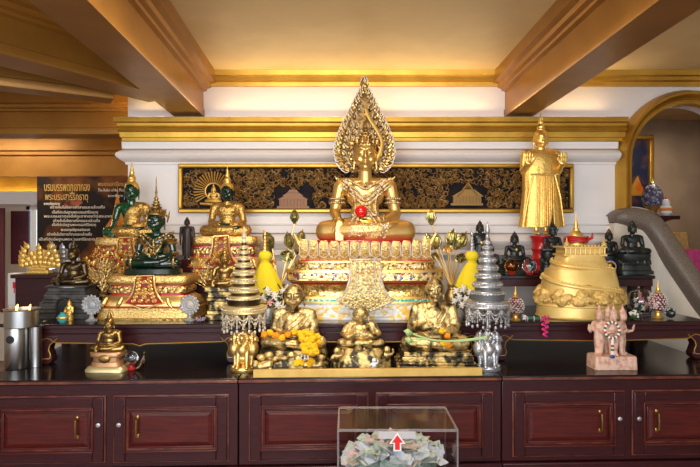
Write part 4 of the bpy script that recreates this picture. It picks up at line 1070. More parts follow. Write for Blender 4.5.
for dy in (0, 3): g.tube(curve2([P(413, 334 + dy * 1.6, D) - o0, P(425, 338 + dy * .4, D - .01) - o0, P(440, 341, D - .012) - o0, P(462, 341 - dy * .3, D - .01) - o0, P(487, 338 - dy * .4, D - .04) - o0], 16), .0042, 7)
build(g, 'stems', m_green_pale, c)
for dz, dx in ((333, 409), (341, 410)):
    p = P(dx + 2, dz, D) - o0; g = G()
    g.chain([p, p + V((-.014, -.004, .004)), p + V((-.032, -.006, .010))], [.008, .0145, .003], 10)
    for a in range(5): g.chain([p + V((.0, math.cos(a) * .006, math.sin(a) * .006)), p + V((-.016, math.cos(a) * .012, .004 + math.sin(a) * .012)), p + V((-.031, math.cos(a) * .003, .010))], [.004, .006, .002], 6)
    build(g, 'bud', m_green_pale, c)
# ------------------------------------------------------------------ tiered umbrellas on lion stands
m_pale_gold = mat('pale_gold_lacquer', (.66, .52, .25), .42, metal=.6)
m_gap_shade = mat('gap_shade_silver', (.16, .16, .17), .5, metal=.6)  # shade colour for the gaps between the silver umbrella tiers
def umbrella(label, px, D, m_body, m_tier, m_fr, pxs, zb=.846):
    c = thing('tiered_umbrella', label, 'ceremonial umbrella', (X(px, D), D, zb), 'tiered umbrellas on lion stands')
    k = s_(D); zz = lambda y: Z(y, D) - zb
    lh = zz(329)
    g = G(); g.M = Matrix.Scale(lh, 4) @ Matrix.Diagonal((.86, 1, 1, 1))
    pr = [('e', (0, -.06, .32), (.19, .17, .20)), ('e', (0, -.02, .54), (.24, .20, .25)), ('e', (0, -.16, .52), (.16, .12, .17)), ('c', [((0, 0, .12), .15), ((0, 0, .5), .19)])]
    for x in (-1, 1):
        pr += [('c', [((x * .12, -.15, .50), .085), ((x * .125, -.22, .26), .062), ((x * .13, -.24, .13), .055)]), ('e', (x * .135, -.29, .115), (.062, .08, .045)),
               ('e', (x * .27, .0, .52), (.15, .16, .21)), ('c', [((x * .24, -.02, .42), .10), ((x * .23, -.06, .24), .065), ((x * .22, -.08, .13), .058)]), ('e', (x * .27, -.12, .115), (.07, .07, .045)),
               # lions looking left and right
               ('e', (x * .22, .0, .80), (.13, .14, .15)), ('e', (x * .33, -.03, .76), (.085, .08, .075)), ('e', (x * .385, -.03, .725), (.05, .055, .04)), ('e', (x * .20, -.03, .95), (.035, .03, .04))]
        for i in range(7):
            a = -1.2 + 2.4 * i / 6; pr.append(('e', (x * (.235 + .02 * math.cos(a)), -.10, .78 + .14 * math.sin(a)), (.045, .045, .05)))
    pr += [('e', (0, -.10, .80), (.165, .12, .165)), ('e', (0, -.20, .80), (.095, .09, .11)), ('e', (0, -.275, .765), (.062, .055, .045)), ('e', (0, -.32, .79), (.028, .02, .02)), ('e', (.042, -.275, .84), (.026, .016, .014)), ('e', (-.042, -.275, .84), (.026, .016, .014)),
           ('e', (.05, -.285, .87), (.035, .02, .012)), ('e', (-.05, -.285, .87), (.035, .02, .012)), ('e', (0, -.27, .715), (.045, .04, .02)), ('e', (.10, -.16, .93), (.035, .03, .04)), ('e', (-.10, -.16, .93), (.035, .03, .04)), ('c', [((0, 0, .85), .14), ((0, 0, .98), .07)])]
    for i in range(13):
        a = 2 * PI * i / 13; pr.append(('e', (.150 * math.cos(a), -.17, .79 + .150 * math.sin(a)), (.04, .04, .04)))
    fill(g, pr); build(fuse(g, .013 * lh, 2), 'lion_stand', m_body, c, angle=180)
    g = G(); g.loft([(0, .31 * lh, .31 * lh), (.05 * lh, .32 * lh, .32 * lh), (.055 * lh, .29 * lh, .29 * lh), (.10 * lh, .28 * lh, .28 * lh)], 2.2, 36)
    build(g, 'foot', m_body, c)
    g = G(); g.tube([(0, 0, .95 * lh), (0, 0, zz(pxs[-1][0]))], .0065, 10); build(g, 'pole', m_tier, c)
    for i, (y0, y1, w0, w1) in enumerate(pxs):
        a, b = zz(y0), zz(y1); r0, r1 = w0 * k / 2, w1 * k / 2
        g = G(); h = b - a
        g.lathe([(.004, a + h * .08), (r0 * .94, a + h * .02), (r0, a), (r0 * 1.02, a + h * .06), (r0, a + h * .14), (r0 * .98, a + h * .16), (r0 * .98, a + h * .40), (r0 * 1.0, a + h * .44), (r0 * .97, a + h * .52), (r0 * .80, a + h * .60), (.004, a + h * .64)], seg=40)
        tr = build(g, 'canopy_tier', m_tier, c)
        g = G(); n = max(10, int(44 * w0 / pxs[0][2]))
        for j in range(n):
            t = 2 * PI * j / n
            g.bead((r0 * 1.0 * math.cos(t), r0 * 1.0 * math.sin(t), a + h * .29), min(.0045, h * .12))
        build(g, 'bead_row', m_fr, tr)
        g = G(); g.lathe([(.004, a + h * .55), (r0 * .74, a + h * .50), (r1 * .82, b + h * .10), (.004, b + h * .14)], seg=28); build(g, 'gap_shade_cone', m_bronze if m_body is m_gold else m_gap_shade, tr)  # dark cone paints the shade in the gap above each tier
    # finial
    y = pxs[-1][1]; g = G()
    g.lathe([(.009, zz(y) - .004), (.012, zz(y) + .008), (.006, zz(y) + .018), (.011, zz(y) + .026), (.012, zz(y) + .04), (.005, zz(y) + .062), (.001, zz(y) + .082)], seg=14); o = build(g, 'finial', m_fr, c)
    # strings of beads hanging in swags under the lowest tier
    r = pxs[0][2] * k / 2 * .97; a = zz(pxs[0][0]) + .002; g = G(); n = 11
    for j in range(n):
        t0, t1 = 2 * PI * j / n, 2 * PI * (j + 1) / n
        for dep in (.028, .05):
            pts = []
            for q in range(9):
                u = q / 8; t = t0 + (t1 - t0) * u; pts.append(V((r * math.cos(t), r * math.sin(t), a - dep * math.sin(PI * u) - .002)))
            g.tube(pts, .0022, 5)
            for p in pts: g.bead(p, .004)
        for q, L in ((0, .068), (.5, .035)):
            t = t0 + (t1 - t0) * q; rr = r * .99
            for z in range(int(L / .0075)): g.bead((rr * math.cos(t), rr * math.sin(t), a - .004 - z * .0075 - (.05 if q else 0) * .8), .0042)
            g.ell((rr * math.cos(t), rr * math.sin(t), a - L - .012 - (.04 if q else 0)), (.0065, .0065, .010), seg=8, rings=5)
    build(g, 'bead_fringe', m_fr, c)
PX = [(312, 300, 43, 42), (301, 291, 33, 31), (292, 282, 29, 27), (283, 274, 25, 23), (275, 266, 21, 19), (267, 259, 17, 15), (260, 253, 13, 11), (254, 248, 10, 8), (249, 243, 8, 5)]
umbrella('gold tiered umbrella with bead fringe on a gold lion stand', 244, 2.68, m_gold, m_pale_gold, m_pearl, PX)
PX2 = [(y0 - 5, y1 - 5, w0, w1) for y0, y1, w0, w1 in PX]
umbrella('silver tiered umbrella with bead fringe on a silver lion stand', 487.5, 2.70, m_silver, m_silver, m_silver, PX2)

# ------------------------------------------------------------------ cloth-wrapped stupas, flowers, lotus bouquets
def wrapped_stupa(label, px, D, m_top, lean):
    c = thing('wrapped_stupa', label, 'stupa', (X(px, D), D, ZT), 'stupas wrapped in yellow cloth')
    k = s_(D); zz = lambda y: Z(y, D) - ZT
    zb, zn, zt = zz(289), zz(261.5), zz(250)
    g = G(); g.lathe([(.075, 0), (.078, .012), (.068, .02), (.07, zb * .5), (.058, zb * .55), (.06, zb), (.02, zb + .01)], seg=28); build(g, 'base', m_silver if m_top is m_silver else m_gold, c)
    seg = 56; rr = []
    n = 12
    for i in range(n + 1):
        q = i / n; z = zb - .012 + (zn - zb + .012) * q; r = .060 * (1 - q) ** .8 + .022 + .006 * math.sin(PI * q)
        rr.append([((r + .005 * math.cos(9 * t + q * 3) * (1 - q)) * math.cos(t) + lean * (1 - q) * .02, (r * .85) * math.sin(t), z + (.010 * math.cos(3 * t + 1) if i == 0 else 0)) for t in [2 * PI * j / seg for j in range(seg)]])
    for q, r in ((.08, .024), (.25, .033), (.5, .037), (.75, .032), (.92, .018), (1, .006)):
        rr.append([(r * math.cos(t), r * .9 * math.sin(t), zn + (zt - zn) * q) for t in [2 * PI * j / seg for j in range(seg)]])
    g = G(); g.rings(rr); w = build(g, 'cloth_wrap', m_yellow, c, angle=70)
    g = G(); g.tube([((.024) * math.cos(t), .021 * math.sin(t), zn + .001) for t in [2 * PI * j / 24 for j in range(24)]], .003, 6, closed=True); build(g, 'cloth_tie', m_yellow, w)
    g = G(); top = zz(205); z = zt - .01; pr = [(.012, z)]; nr = 5
    for i in range(nr):
        r = .019 * (1 - .13 * i); pr += [(r * .7, z + .003), (r, z + .006), (r, z + .012), (r * .7, z + .015)]; z += .0165
    pr += [(.006, z + .003), (.009, z + .010), (.004, z + .024), (.001, z + .042)]
    g.lathe(pr, seg=18); build(g, 'spire_rings', m_top, c)
wrapped_stupa('gold-spired stupa wrapped in yellow cloth beside the gold tiered umbrella', 265, 3.06, m_gold, 1)
wrapped_stupa('silver-spired stupa wrapped in yellow cloth beside the silver tiered umbrella', 472, 3.06, m_silver, -1)

def blossom(g, p, r, n=6):
    p = V(p); d = V((R.uniform(-.5, .5), -1, R.uniform(-.1, .7))).normalized(); u = d.orthogonal().normalized(); w = d.cross(u)
    for ly, sc in ((0, 1), (1, .65)):
        for k in range(n):
            a = 2 * PI * (k + ly * .5) / n; e = u * math.cos(a) + w * math.sin(a)
            q = e.to_track_quat('Z', 'Y').to_euler()
            g.ell(p + e * r * .5 * sc + d * r * .25 * ly, (r * .36 * sc, r * .15, r * .5 * sc), rot=q, seg=8, rings=5)
    g.ell(p + d * r * .3, r * .22, seg=8, rings=5)
def flower_heap(label, spots, D, seedc):
    o = P(spots[0][0], 316, D); o.z = ZT
    c = thing('flower_arrangement', label, 'flowers', o, 'artificial flower heaps')
    g = G(); zz = 0
    g.lathe([(.035, 0), (.04, .03), (.03, .06), (.02, .06)], seg=18); build(g, 'pot', m_silver, c)
    g = G()
    for i in range(26):
        px = R.uniform(min(s[0] for s in spots) - 3, max(s[0] for s in spots) + 3); py = R.uniform(286, 306)
        p = P(px, py, D + .02) - o; a = R.uniform(0, 6.28); e = V((math.cos(a), -.3, math.sin(a))).normalized()
        g.ell(p, (.007, .004, .02), rot=e.to_track_quat('Z', 'Y').to_euler(), seg=7, rings=5)
    for s in spots[::2]: g.tube(curve2([V((0, 0, .05)), (P(s[0], s[1], D + .01) - o) * .6 + V((0, .01, .02)), P(s[0], s[1], D + .01) - o], 8), .003, 5)
    build(g, 'foliage', m_green, c)
    for i, s in enumerate(spots):
        g = G(); blossom(g, P(s[0], s[1], D + R.uniform(-.02, .01)) - o, s[2] * s_(D)); build(g, 'blossom', m_petal_p if s[3] else m_petal_w, c)
flower_heap('white and pink artificial flowers under the gold-spired yellow-wrapped stupa', [(268, 291, 5, 0), (275, 296, 5.5, 0), (283, 291, 4.5, 0), (270, 302, 5, 1), (278, 305, 5, 0), (286, 299, 4.5, 0), (288, 287, 3.5, 0), (264, 297, 4, 0), (283, 308, 4, 0)], 2.98, 1)
flower_heap('white artificial flowers under the silver-spired yellow-wrapped stupa', [(456, 291, 4.5, 0), (463, 289, 5, 0), (459, 298, 5, 0), (466, 299, 4.5, 0), (454, 301, 4, 0), (470, 292, 4, 0), (462, 305, 4, 0)], 2.98, 2)

def lotus_bud(g, p, d, L, r):
    p = V(p); d = V(d).normalized(); u = d.orthogonal().normalized(); w = d.cross(u)
    g.chain([p - d * L * .1, p + d * L * .3, p + d * L * .62, p + d * L], [r * .5, r, r * .72, r * .08], 10)
    for k in range(6):
        a = PI * k / 3; e = u * math.cos(a) + w * math.sin(a)
        g.chain([p + e * r * .5, p + d * L * .3 + e * r * .95, p + d * L * .66 + e * r * .72, p + d * L * .86 + e * r * .45], [r * .3, r * .38, r * .26, r * .05], 6)
def lotus_bouquet(label, base, D, buds, leaves):
    o = P(base, 320, D); o.z = ZT
    c = thing('lotus_bouquet', label, 'lotus bouquet', o, 'gilded lotus bouquets by the great throne')
    g = G(); g.lathe([(.035, 0), (.04, .01), (.02, .03), (.034, .07), (.04, .11), (.022, .15), (.03, .17), (.02, .165)], seg=22); build(g, 'vase', m_gold, c)
    for (px, py, qx, qy, L) in buds:                   # bud tip and bud foot
        tip = P(px, py, D) - o; foot = P(qx, qy, D) - o; d = tip - foot
        g = G(); g.tube(curve2([V((0, 0, .15)), V((foot.x * .45, 0, .15 + (foot.z - .15) * .45)), foot - d * .15], 10), .0042, 7); st = build(g, 'stem', m_gold, c)
        g = G(); lotus_bud(g, foot, d, d.length * .93, d.length * .30); b = build(g, 'bud', mat_bud, st)
        g = G(); g.cap(foot + d * .80, tip, d.length * .075, .001, 7); o2 = build(g, 'bud_tip', m_red, b); o2['label'] = 'red painted bud tip'
    for (px, py, r, m, tilt) in leaves:
        p = P(px, py, D - .01) - o; n = 24
        g = G(); rim = [p + V((r * math.cos(2 * PI * j / n), -.008 * math.cos(6 * PI * j / n) - tilt * r * math.sin(2 * PI * j / n), r * .92 * math.sin(2 * PI * j / n))) for j in range(n)]
        g.rings([[q + (p - q) * .8 + V((0, .012, 0)) for q in rim], [q + (p - q) * .4 + V((0, .006, 0)) for q in rim], rim, [q + V((0, .004, 0)) for q in rim], [q + (p - q) * .8 + V((0, .018, 0)) for q in rim]])
        lf = build(g, 'leaf', m, c, angle=60)
        g = G(); g.tube(rim, .0032, 6, closed=True)
        for j in range(0, n, 3): g.tube([p + V((0, .008, 0)), (p + rim[j]) / 2 + V((0, .002, 0)), rim[j]], .0016, 5)
        build(g, 'leaf_veins', m_gold, lf)
        g = G(); g.tube(curve2([V((0, 0, .15)), V((p.x * .5, .01, (p.z + .15) * .5)), p + V((0, .014, 0))], 10), .004, 7); build(g, 'leaf_stem', m_gold, lf)
mat_bud = mat('gilded_green_bud', (.50, .36, .13), .32, metal=.8, col2=(.12, .16, .05), nscale=40)
m_lotus_leaf = mat('patina_green_leaf', (.025, .085, .04), .4, metal=.3, col2=(.06, .14, .06), nscale=30)
lotus_bouquet('gilded lotus bouquet with red-tipped buds left of the great throne', 280, 3.16, [(294.5, 208, 294.5, 221, 1), (263.5, 230, 271, 245, 1), (303, 229, 299, 243, 1), (287, 231, 290, 246, 1), (300, 240, 297, 252, 1), (262, 243, 270, 252, 1)], [(287, 256, .037, m_lotus_leaf, .2), (273, 263, .018, m_gold, .2)])
lotus_bouquet('gilded lotus bouquet with red-tipped buds right of the great throne', 452, 3.16, [(430.5, 208, 431.5, 222, 1), (454, 228, 449.5, 243, 1), (467, 231, 457, 246, 1), (437, 232, 436, 246, 1), (426, 232, 430, 247, 1)], [(448, 249, .024, m_gold, .3), (461, 258, .030, m_lotus_leaf, .6), (435, 256, .022, m_lotus_leaf, .5)])

# gilded flower trees
def gold_tree(label, px, D, y0, yc, w, h):
    o = P(px, 318, D); o.z = ZT
    c = thing('gilded_flower_tree', label, 'ornamental tree', o, 'gilded flower trees')
    k = s_(D); zc_ = Z(yc, D) - ZT
    g = G(); g.lathe([(.03, 0), (.034, .012), (.018, .03), (.028, .06), (.034, .09), (.018, .11), (.024, .125), (.012, .12)], seg=20); build(g, 'vase', m_gold_o, c)
    gb = G(); gl = G(); gr = G()
    for i in range(46):
        a = R.uniform(-PI * .1, PI * 1.1); q = R.uniform(.35, 1) ** .6
        e = V((math.cos(a) * q * w * k / 2, R.uniform(-.03, .02), zc_ + math.sin(a) * q * h * k / 2))
        gb.tube(curve2([V((0, 0, .11)), V((e.x * .35, e.y * .4, .11 + (e.z - .11) * .5)), e], 6), .0022, 5)
        d = (e - V((0, 0, zc_ - .05))).normalized()
        for s in (-1, 0, 1):
            dd = (d + V((-d.z, 0, d.x)) * s * .9 + V((0, -.3, 0))).normalized()
            gl.ell(e + dd * .012, (.0065, .003, .014), rot=dd.to_track_quat('Z', 'Y').to_euler(), seg=6, rings=4)
        if i % 3 == 0: gr.ell(e + V((0, -.008, 0)), .008, seg=7, rings=5)
    build(gb, 'branches', m_gold_o, c); build(gl, 'gilded_leaves', m_gold_b_o, c); build(gr, 'red_buds', m_red_dark, c)
gold_tree('gilded tree of leaves with red buds left of the crowned green buddha', 104, 3.205, 300, 272, 46, 48)
gold_tree('gilded tree of leaves with red buds behind the worn bronze buddha', 211, 3.2, 300, 276, 40, 48)

# round frosted crystal fans
def crystal_fan(label, px, D):
    c = thing('crystal_fan', label, 'crystal ornament', (X(px, D), D, ZT), 'frosted crystal discs beside the crowned green buddha')
    g = G(); g.lathe([(.030, 0), (.032, .005), (.014, .013), (.009, .024), (.013, .032), (.007, .042)], seg=18); build(g, 'foot', m_crystal, c)
    g = G(); g.M = Matrix.Translation((0, 0, .083)) @ Matrix.Rotation(PI / 2, 4, 'X')
    g.lathe([(.002, -.006), (.040, -.005), (.047, 0), (.040, .005), (.034, .003), (.030, .007), (.022, .003), (.014, .008), (.002, .009)], seg=32); d = build(g, 'disc', m_crystal, c)
    g = G()
    for i in range(16):
        a = 2 * PI * i / 16; g.ell((.046 * math.cos(a), -.001, .083 + .046 * math.sin(a)), (.008, .005, .008), seg=8, rings=5)
    build(g, 'scalloped_rim', m_crystal, d)
crystal_fan('frosted crystal disc on foot left of the crowned green buddha', 91.5, 2.93)
crystal_fan('frosted crystal disc on foot right of the crowned green buddha', 189.5, 2.93)
c = thing('crystal_lotus', 'small pinkish crystal lotus at the table edge', 'crystal ornament', (X(201, 2.9), 2.89, ZT))
g = G()
for i in range(10): 
    a = 2 * PI * i / 10; g.chain([(0, 0, .006), (.018 * math.cos(a), .018 * math.sin(a), .012), (.026 * math.cos(a), .026 * math.sin(a), .022)], [.006, .007, .002], 6)
build(g, 'petals', mat('pink_crystal', (.50, .36, .48), .2, trans=.4), c)

# gilded fan of leaves on its little table at the far left
D = 3.75
c = thing('side_table', 'small dark table under the gilded leaf fan at far left', 'table', (X(52, D), D, 0))
zt_ = Z(273, D)
g = G(); g.bx(-.19, .19, -.15, .15, zt_ - .025, zt_); build(g, 'tabletop', m_wood, c, bevel=.003)
g = G(); g.bx(-.17, .17, -.13, .13, zt_ - .30, zt_ - .0255); build(g, 'drawer_case', m_wood, c, bevel=.003)
for sx in (-1, 1):
    for sy in (-1, 1): 
        g = G(); g.bx(sx * .17 - sx * .0, sx * .13, sy * .13, sy * .09, 0, zt_ - .3005); build(g, 'leg', m_wood, c)
def leaf_fan(label, px, w, h, m, dd, zt_=zt_):
    c = thing('leaf_fan', label, 'fan ornament', (X(px, D - .03), D + dd, zt_ + .001), 'gilded leaf fans')
    g = G(); g.box((0, 0, .012), (w * .55, .06, .024)); g.box((0, 0, .032), (w * .4, .045, .016)); build(g, 'foot', m, c, bevel=.003)
    g = G(); g.tube([(0, .004, .03), (0, .004, h * .9)], .006, 6); build(g, 'spine', m, c)
    for r in range(5):
        g = G(); n = 9 - r * 2 + (r > 3)
        z0 = .055 + r * h * .155; hw_ = w * .5 * math.sqrt(max(.02, 1 - (r / 5.2) ** 2)) * .92
        for i in range(n):
            u = -1 + 2 * i / max(1, n - 1) if n > 1 else 0
            p = V((u * hw_, -.003 * r - .002, z0 + .02 * (1 - u * u)))
            g.ell(p, (.019, .005, .022), rot=(0, u * .5, 0), seg=12, rings=7)
            g.cap(p + V((u * .008, 0, .016)), p + V((u * .02, 0, .036)), .008, .001, 6)
            g.ell(p + V((0, -.005, .0)), (.009, .004, .011), rot=(0, u * .5, 0), seg=8, rings=5)
        build(g, 'leaf_row', m, c)
    g = G(); g.prism([(-w * .45, .04), (-w * .44, h * .35), (-w * .28, h * .68), (0, h * .85), (w * .28, h * .68), (w * .44, h * .35), (w * .45, .04)], .006, .012); build(g, 'back_plate', m, c)
leaf_fan('gilded fan of layered leaves on a small dark table, far left', 42, .26, .20, m_gold_b_o, -.06)
leaf_fan('silver-white fan of layered leaves behind the gilded one', 56, .22, .20, m_silver, .06)

# ------------------------------------------------------------------ golden hill model
D = 3.10
c = thing('golden_mount_model', 'golden painted model of a hill temple with spiral path and small stupa', 'model', (X(583, 3.05), D, ZT))
zz = lambda y: Z(y, D) - ZT + (y - 247) / 75 * .025
g = G(); g.lathe([(.235, 0), (.24, .006), (.233, .012), (.230, .062), (.236, .066), (.233, .074), (.21, .075)], seg=64, sy=.74); build(g, 'drum_base', m_mound, c)
g = G(); g.loft([(.07, .212, .162), (zz(290), .203, .155), (zz(280), .192, .147), (zz(270), .178, .136)], 2.6, 56); g.loft([(zz(274), .172, .13), (zz(270), .160, .12), (zz(264), .142, .108), (zz(261), .132, .10)], 2.8, 48)
g.loft([(zz(262), .128, .10), (zz(258), .120, .092), (zz(255), .114, .09)], 4, 48)
build(g, 'hill', m_mound, c)
g = G(); 
for i in range(110):
    a = R.uniform(0, 2 * PI); zq = R.uniform(.085, .155); r = .226 - (zq - .078) * .35
    if zq > .14 and R.random() < .4: continue
    g.ell((r * math.cos(a), r * .74 * math.sin(a), zq), (R.uniform(.026, .046), R.uniform(.02, .032), R.uniform(.018, .034)), rot=(0, R.uniform(-.6, .6), 0), seg=9, rings=6)
rk = build(fuse(g, .006, 1), 'rocks', m_mound_rough, c, angle=60)
g = G()
for i in range(90):
    a = 2 * PI * i / 90; g.ell((.232 * math.cos(a), .232 * .74 * math.sin(a), .088 + .006 * (i % 3)), (.009, .009, .012), seg=7, rings=5)
build(g, 'small_trees', m_mound_rough, rk)
g = G()                                                # spiral path with parapet
def spiral(y0, y1, r0, r1, a0, a1, n=60):
    pts = []
    for i in range(n + 1):
        t = i / n; a = a0 + (a1 - a0) * t; r = r0 + (r1 - r0) * t; m_ = 2.6
        ca, sa = math.cos(a), math.sin(a)
        pts.append(V((r * math.copysign(abs(ca) ** (2 / m_), ca), .76 * r * math.copysign(abs(sa) ** (2 / m_), sa), zz(y0 + (y1 - y0) * t))))
    return pts
for sp in (spiral(278, 298, .190, .222, -PI - .3, 0.1), spiral(262, 274, .142, .180, -PI - .6, .3), spiral(271, 280, .182, .196, .2, PI - .2)):
    g.tube(sp, .010, 8); g.tube([p + V((0, 0, .009)) for p in sp], .004, 6)
    for p in sp[::2]: g.bead(p + V((0, 0, .014)), .005)
build(g, 'spiral_path', m_mound, c)
tp = zz(256)
g = G(); g.box((0, 0, tp + .004), (.235, .17, .012)); g.box((0, 0, tp + .028), (.205, .15, .034)); g.box((0, 0, tp + .047), (.235, .17, .010))
tm = build(g, 'terrace_building', m_mound, c, bevel=.002)
g = G()
for i in range(9): g.tube([(-.105 + .02625 * i, -.080, tp + .006), (-.105 + .02625 * i, -.080, tp + .044)], .0042, 8)
for i in range(13): g.bead((-.11 + .0183 * i, -.08, tp + .056), .006)
build(g, 'columns', m_mound, tm)
for sx in (-1, 1):
    g = G(); g.lathe([(.012, tp + .056), (.014, tp + .068), (.006, tp + .076), (.001, tp + .10)], (sx * .10, -.08, 0), 12); build(g, 'corner_spire', m_mound, c)
g = G(); g.lathe([(.055, tp + .057), (.055, tp + .066), (.046, tp + .07), (.044, tp + .08), (.038, tp + .086), (.040, tp + .10), (.030, tp + .125), (.018, tp + .138), (.018, tp + .148), (.013, tp + .152), (.009, tp + .175), (.004, tp + .205), (.001, tp + .245)], (-.018, 0, 0), 28); build(g, 'stupa', m_gold_b, c)
cl = thing('red_cloth', 'red cloth wound round the stupa on the golden hill model', 'cloth', (X(583, 3.05) - .018, D, ZT + tp + .078))
g = G()
for q in range(3):
    g.tube([((.058 + .004 * math.sin(5 * t + q)) * math.cos(t), (.054 + .004 * math.sin(4 * t)) * math.sin(t), .010 * q + .004 * math.sin(3 * t + q)) for t in [2 * PI * i / 32 for i in range(32)]], .0075, 7, closed=True)
g.chain([(.05, -.04, .01), (.066, -.052, .02), (.07, -.05, .045)], [.009, .008, .003], 6)
build(g, 'cloth_band', m_red, cl)
g = G(); g.sheet([[(.045 + .01 * i, -.062 - .003 * math.sin(i * 2), -.018 - .006 * j + .004 * math.sin(i)) for i in range(7)] for j in range(6)], -.003); build(g, 'loose_end', mat('orange_red_cloth', (.55, .10, .02), .6, col2=(.65, .35, .04), nscale=60), cl)

# ------------------------------------------------------------------ jewelled egg jars, glass dome, small ornaments
def egg(label, px, D, y0, y1, w, z=ZT):
    c = thing('jewelled_jar', label, 'jar', (X(px, D), D, z), 'jewelled egg-shaped jars')
    h = (y0 - y1) * s_(D); r = w * s_(D) / 2
    g = G(); g.lathe([(r * .62, 0), (r * .65, h * .02), (r * .3, h * .08), (r * .26, h * .14), (r * .6, h * .2), (r * .3, h * .21)], seg=24); build(g, 'foot', m_gold_b, c)
    g = G(); g.lathe([(r * .35, h * .19), (r * .8, h * .26), (r, h * .36), (r * .92, h * .47), (r * .62, h * .60), (r * .3, h * .68)], seg=32); b = build(g, 'body', m_egg, c)
    g = G()
    for row in range(7):
        q = row / 6; z_ = h * (.27 + .36 * q); rr = r * (math.sin(PI * (.28 + .52 * q)) ** .8)
        for i in range(14):
            a = 2 * PI * (i + .5 * (row % 2)) / 14; g.bead((rr * math.cos(a), rr * math.sin(a), z_), .0032)
    build(g, 'pearl_net', m_beadw, b)
    g = G(); g.lathe([(r * .32, h * .66), (r * .36, h * .69), (r * .22, h * .73), (r * .25, h * .76), (r * .12, h * .82), (r * .05, h * .92), (.001, h)], seg=18); build(g, 'spire_lid', m_gold_b, c)
egg('ruby and pearl egg jar on gold foot right of the silver umbrella', 515.5, 2.94, 322, 288, 17)
egg('ruby and pearl egg jar on gold foot beside the glass flower dome', 658, 3.02, 320, 282, 17)
D = 3.14
c = thing('glass_dome', 'clear glass bowl upside down over artificial flowers', 'glass dome', (X(640.5, D), D, ZT))
r = 14.5 * s_(D); g = G(); out = [(r * math.cos(a), r * .92 + r * .92 * math.sin(a)) for a in [-.9 + (PI / 2 + .9) * i / 16 for i in range(17)]]
inn = [(q * .955, z * .955 + r * .04) for q, z in out]
g.rings([[(q * math.cos(2 * PI * j / 36), q * math.sin(2 * PI * j / 36), z) for j in range(36)] for q, z in [*out[:-1], (.002, out[-1][1]), (.002, inn[-1][1]), *reversed(inn[:-1])]], loop=True); build(g, 'glass', m_glass, c, angle=80)
g = G(); g.lathe([(r * .6, .0), (r * .62, .004), (r * .2, .006)], seg=30); build(g, 'plate', m_wood, c)
g = G(); g.tube([(out[0][0] * math.cos(t), out[0][0] * math.sin(t), .004) for t in [2 * PI * i / 32 for i in range(32)]], .003, 6, closed=True); build(g, 'glass_rim', m_clear_edge, c)
for i, (dx, dz, rr, pk) in enumerate(((0, .085, .024, 2), (-.03, .055, .018, 0), (.03, .06, .02, 1), (.01, .04, .02, 0), (-.035, .085, .016, 0), (.04, .095, .014, 0), (-.01, .115, .018, 1))):
    g = G(); blossom(g, (dx, -.01, dz), rr); build(g, 'blossom', (m_petal_w, m_petal_p, mat('rose_petal', (.75, .22, .25), .6))[pk], c)
g = G()
for i in range(12): 
    a = R.uniform(0, 6.28); g.ell((.03 * math.cos(a), .012 * math.sin(a), R.uniform(.03, .10)), (.008, .004, .018), rot=(0, a, 0), seg=7, rings=4)
g.tube([(0, 0, .004), (0, 0, .08)], .003, 6); build(g, 'foliage', m_green, c)
for lab, px, D, cols in (('small white flower ball ornament left of the egg jar by the dome', 634, 2.96, 0), ('dark mirrored flower ball right of the egg jar by the dome', 670.5, 3.0, 1)):
    c = thing('flower_ball', lab, 'ornament', (X(px, D), D, ZT), 'small flower balls')
    r = .030 if cols else .026; g = G(); g.ell((0, 0, r), r * .85, seg=16, rings=10); build(g, 'ball', m_green if not cols else m_black_br, c)
    g = G()
    for i in range(16):
        a = R.uniform(0, 2 * PI); e = R.uniform(-.4, 1.3); d = V((math.cos(a) * math.cos(e), math.sin(a) * math.cos(e), math.sin(e))); g.ell(V((0, 0, r)) + d * r * .85, r * .24, seg=7, rings=5)
    build(g, 'petals', m_petal_w if not cols else m_crystal, c)
# pink garland hanging over the table edge with a green roll
D = tab_front(X(540, 2.9)) 
c = thing('pink_garland', 'pink beaded flower garland hanging over the table edge', 'garland', P(545, 316, D - .02), 'small garlands')
o = P(545, 316, D - .02); g = G()
for i in range(30):
    py = 316 + i * .7; px = 545 + 4 * math.sin(i * .9) * (1 - .02 * i); g.bead(P(px, py, D - .018 + .006 * math.cos(i * 1.7)) - o, .0065)
build(g, 'beads', mat('magenta_bead', (.62, .03, .16), .35), c)
c = thing('green_roll', 'small green rolled leaf garland lying on the table edge', 'garland', (X(534, 2.93), 2.935, ZT + .0105), 'small garlands')
g = G(); g.tube([(-.055, 0, 0), (-.02, .003, .002), (.02, 0, 0), (.05, -.004, 0)], .010, 10); build(g, 'roll', mat('teal_leaf', (.02, .14, .09), .5, bump=.5, bscale=120), c)
for x in (-.035, .0, .035):
    g = G(); g.tube([(x, .0105 * math.cos(a), .0105 * math.sin(a)) for a in [2 * PI * i / 12 for i in range(12)]], .003, 5, closed=True); build(g, 'flower_ring', m_petal_p, c)
g = G(); c = thing('paper_flower', 'white paper flower lying beside the green rolled garland', 'flower', (X(524, 2.93), 2.925, ZT))
blossom(g, (0, 0, .018), .018); build(g, 'petals', m_petal_w, c); g = G(); g.tube([(0, .01, .004), (.0, .005, .016)], .003, 5); build(g, 'stem', m_green, c)

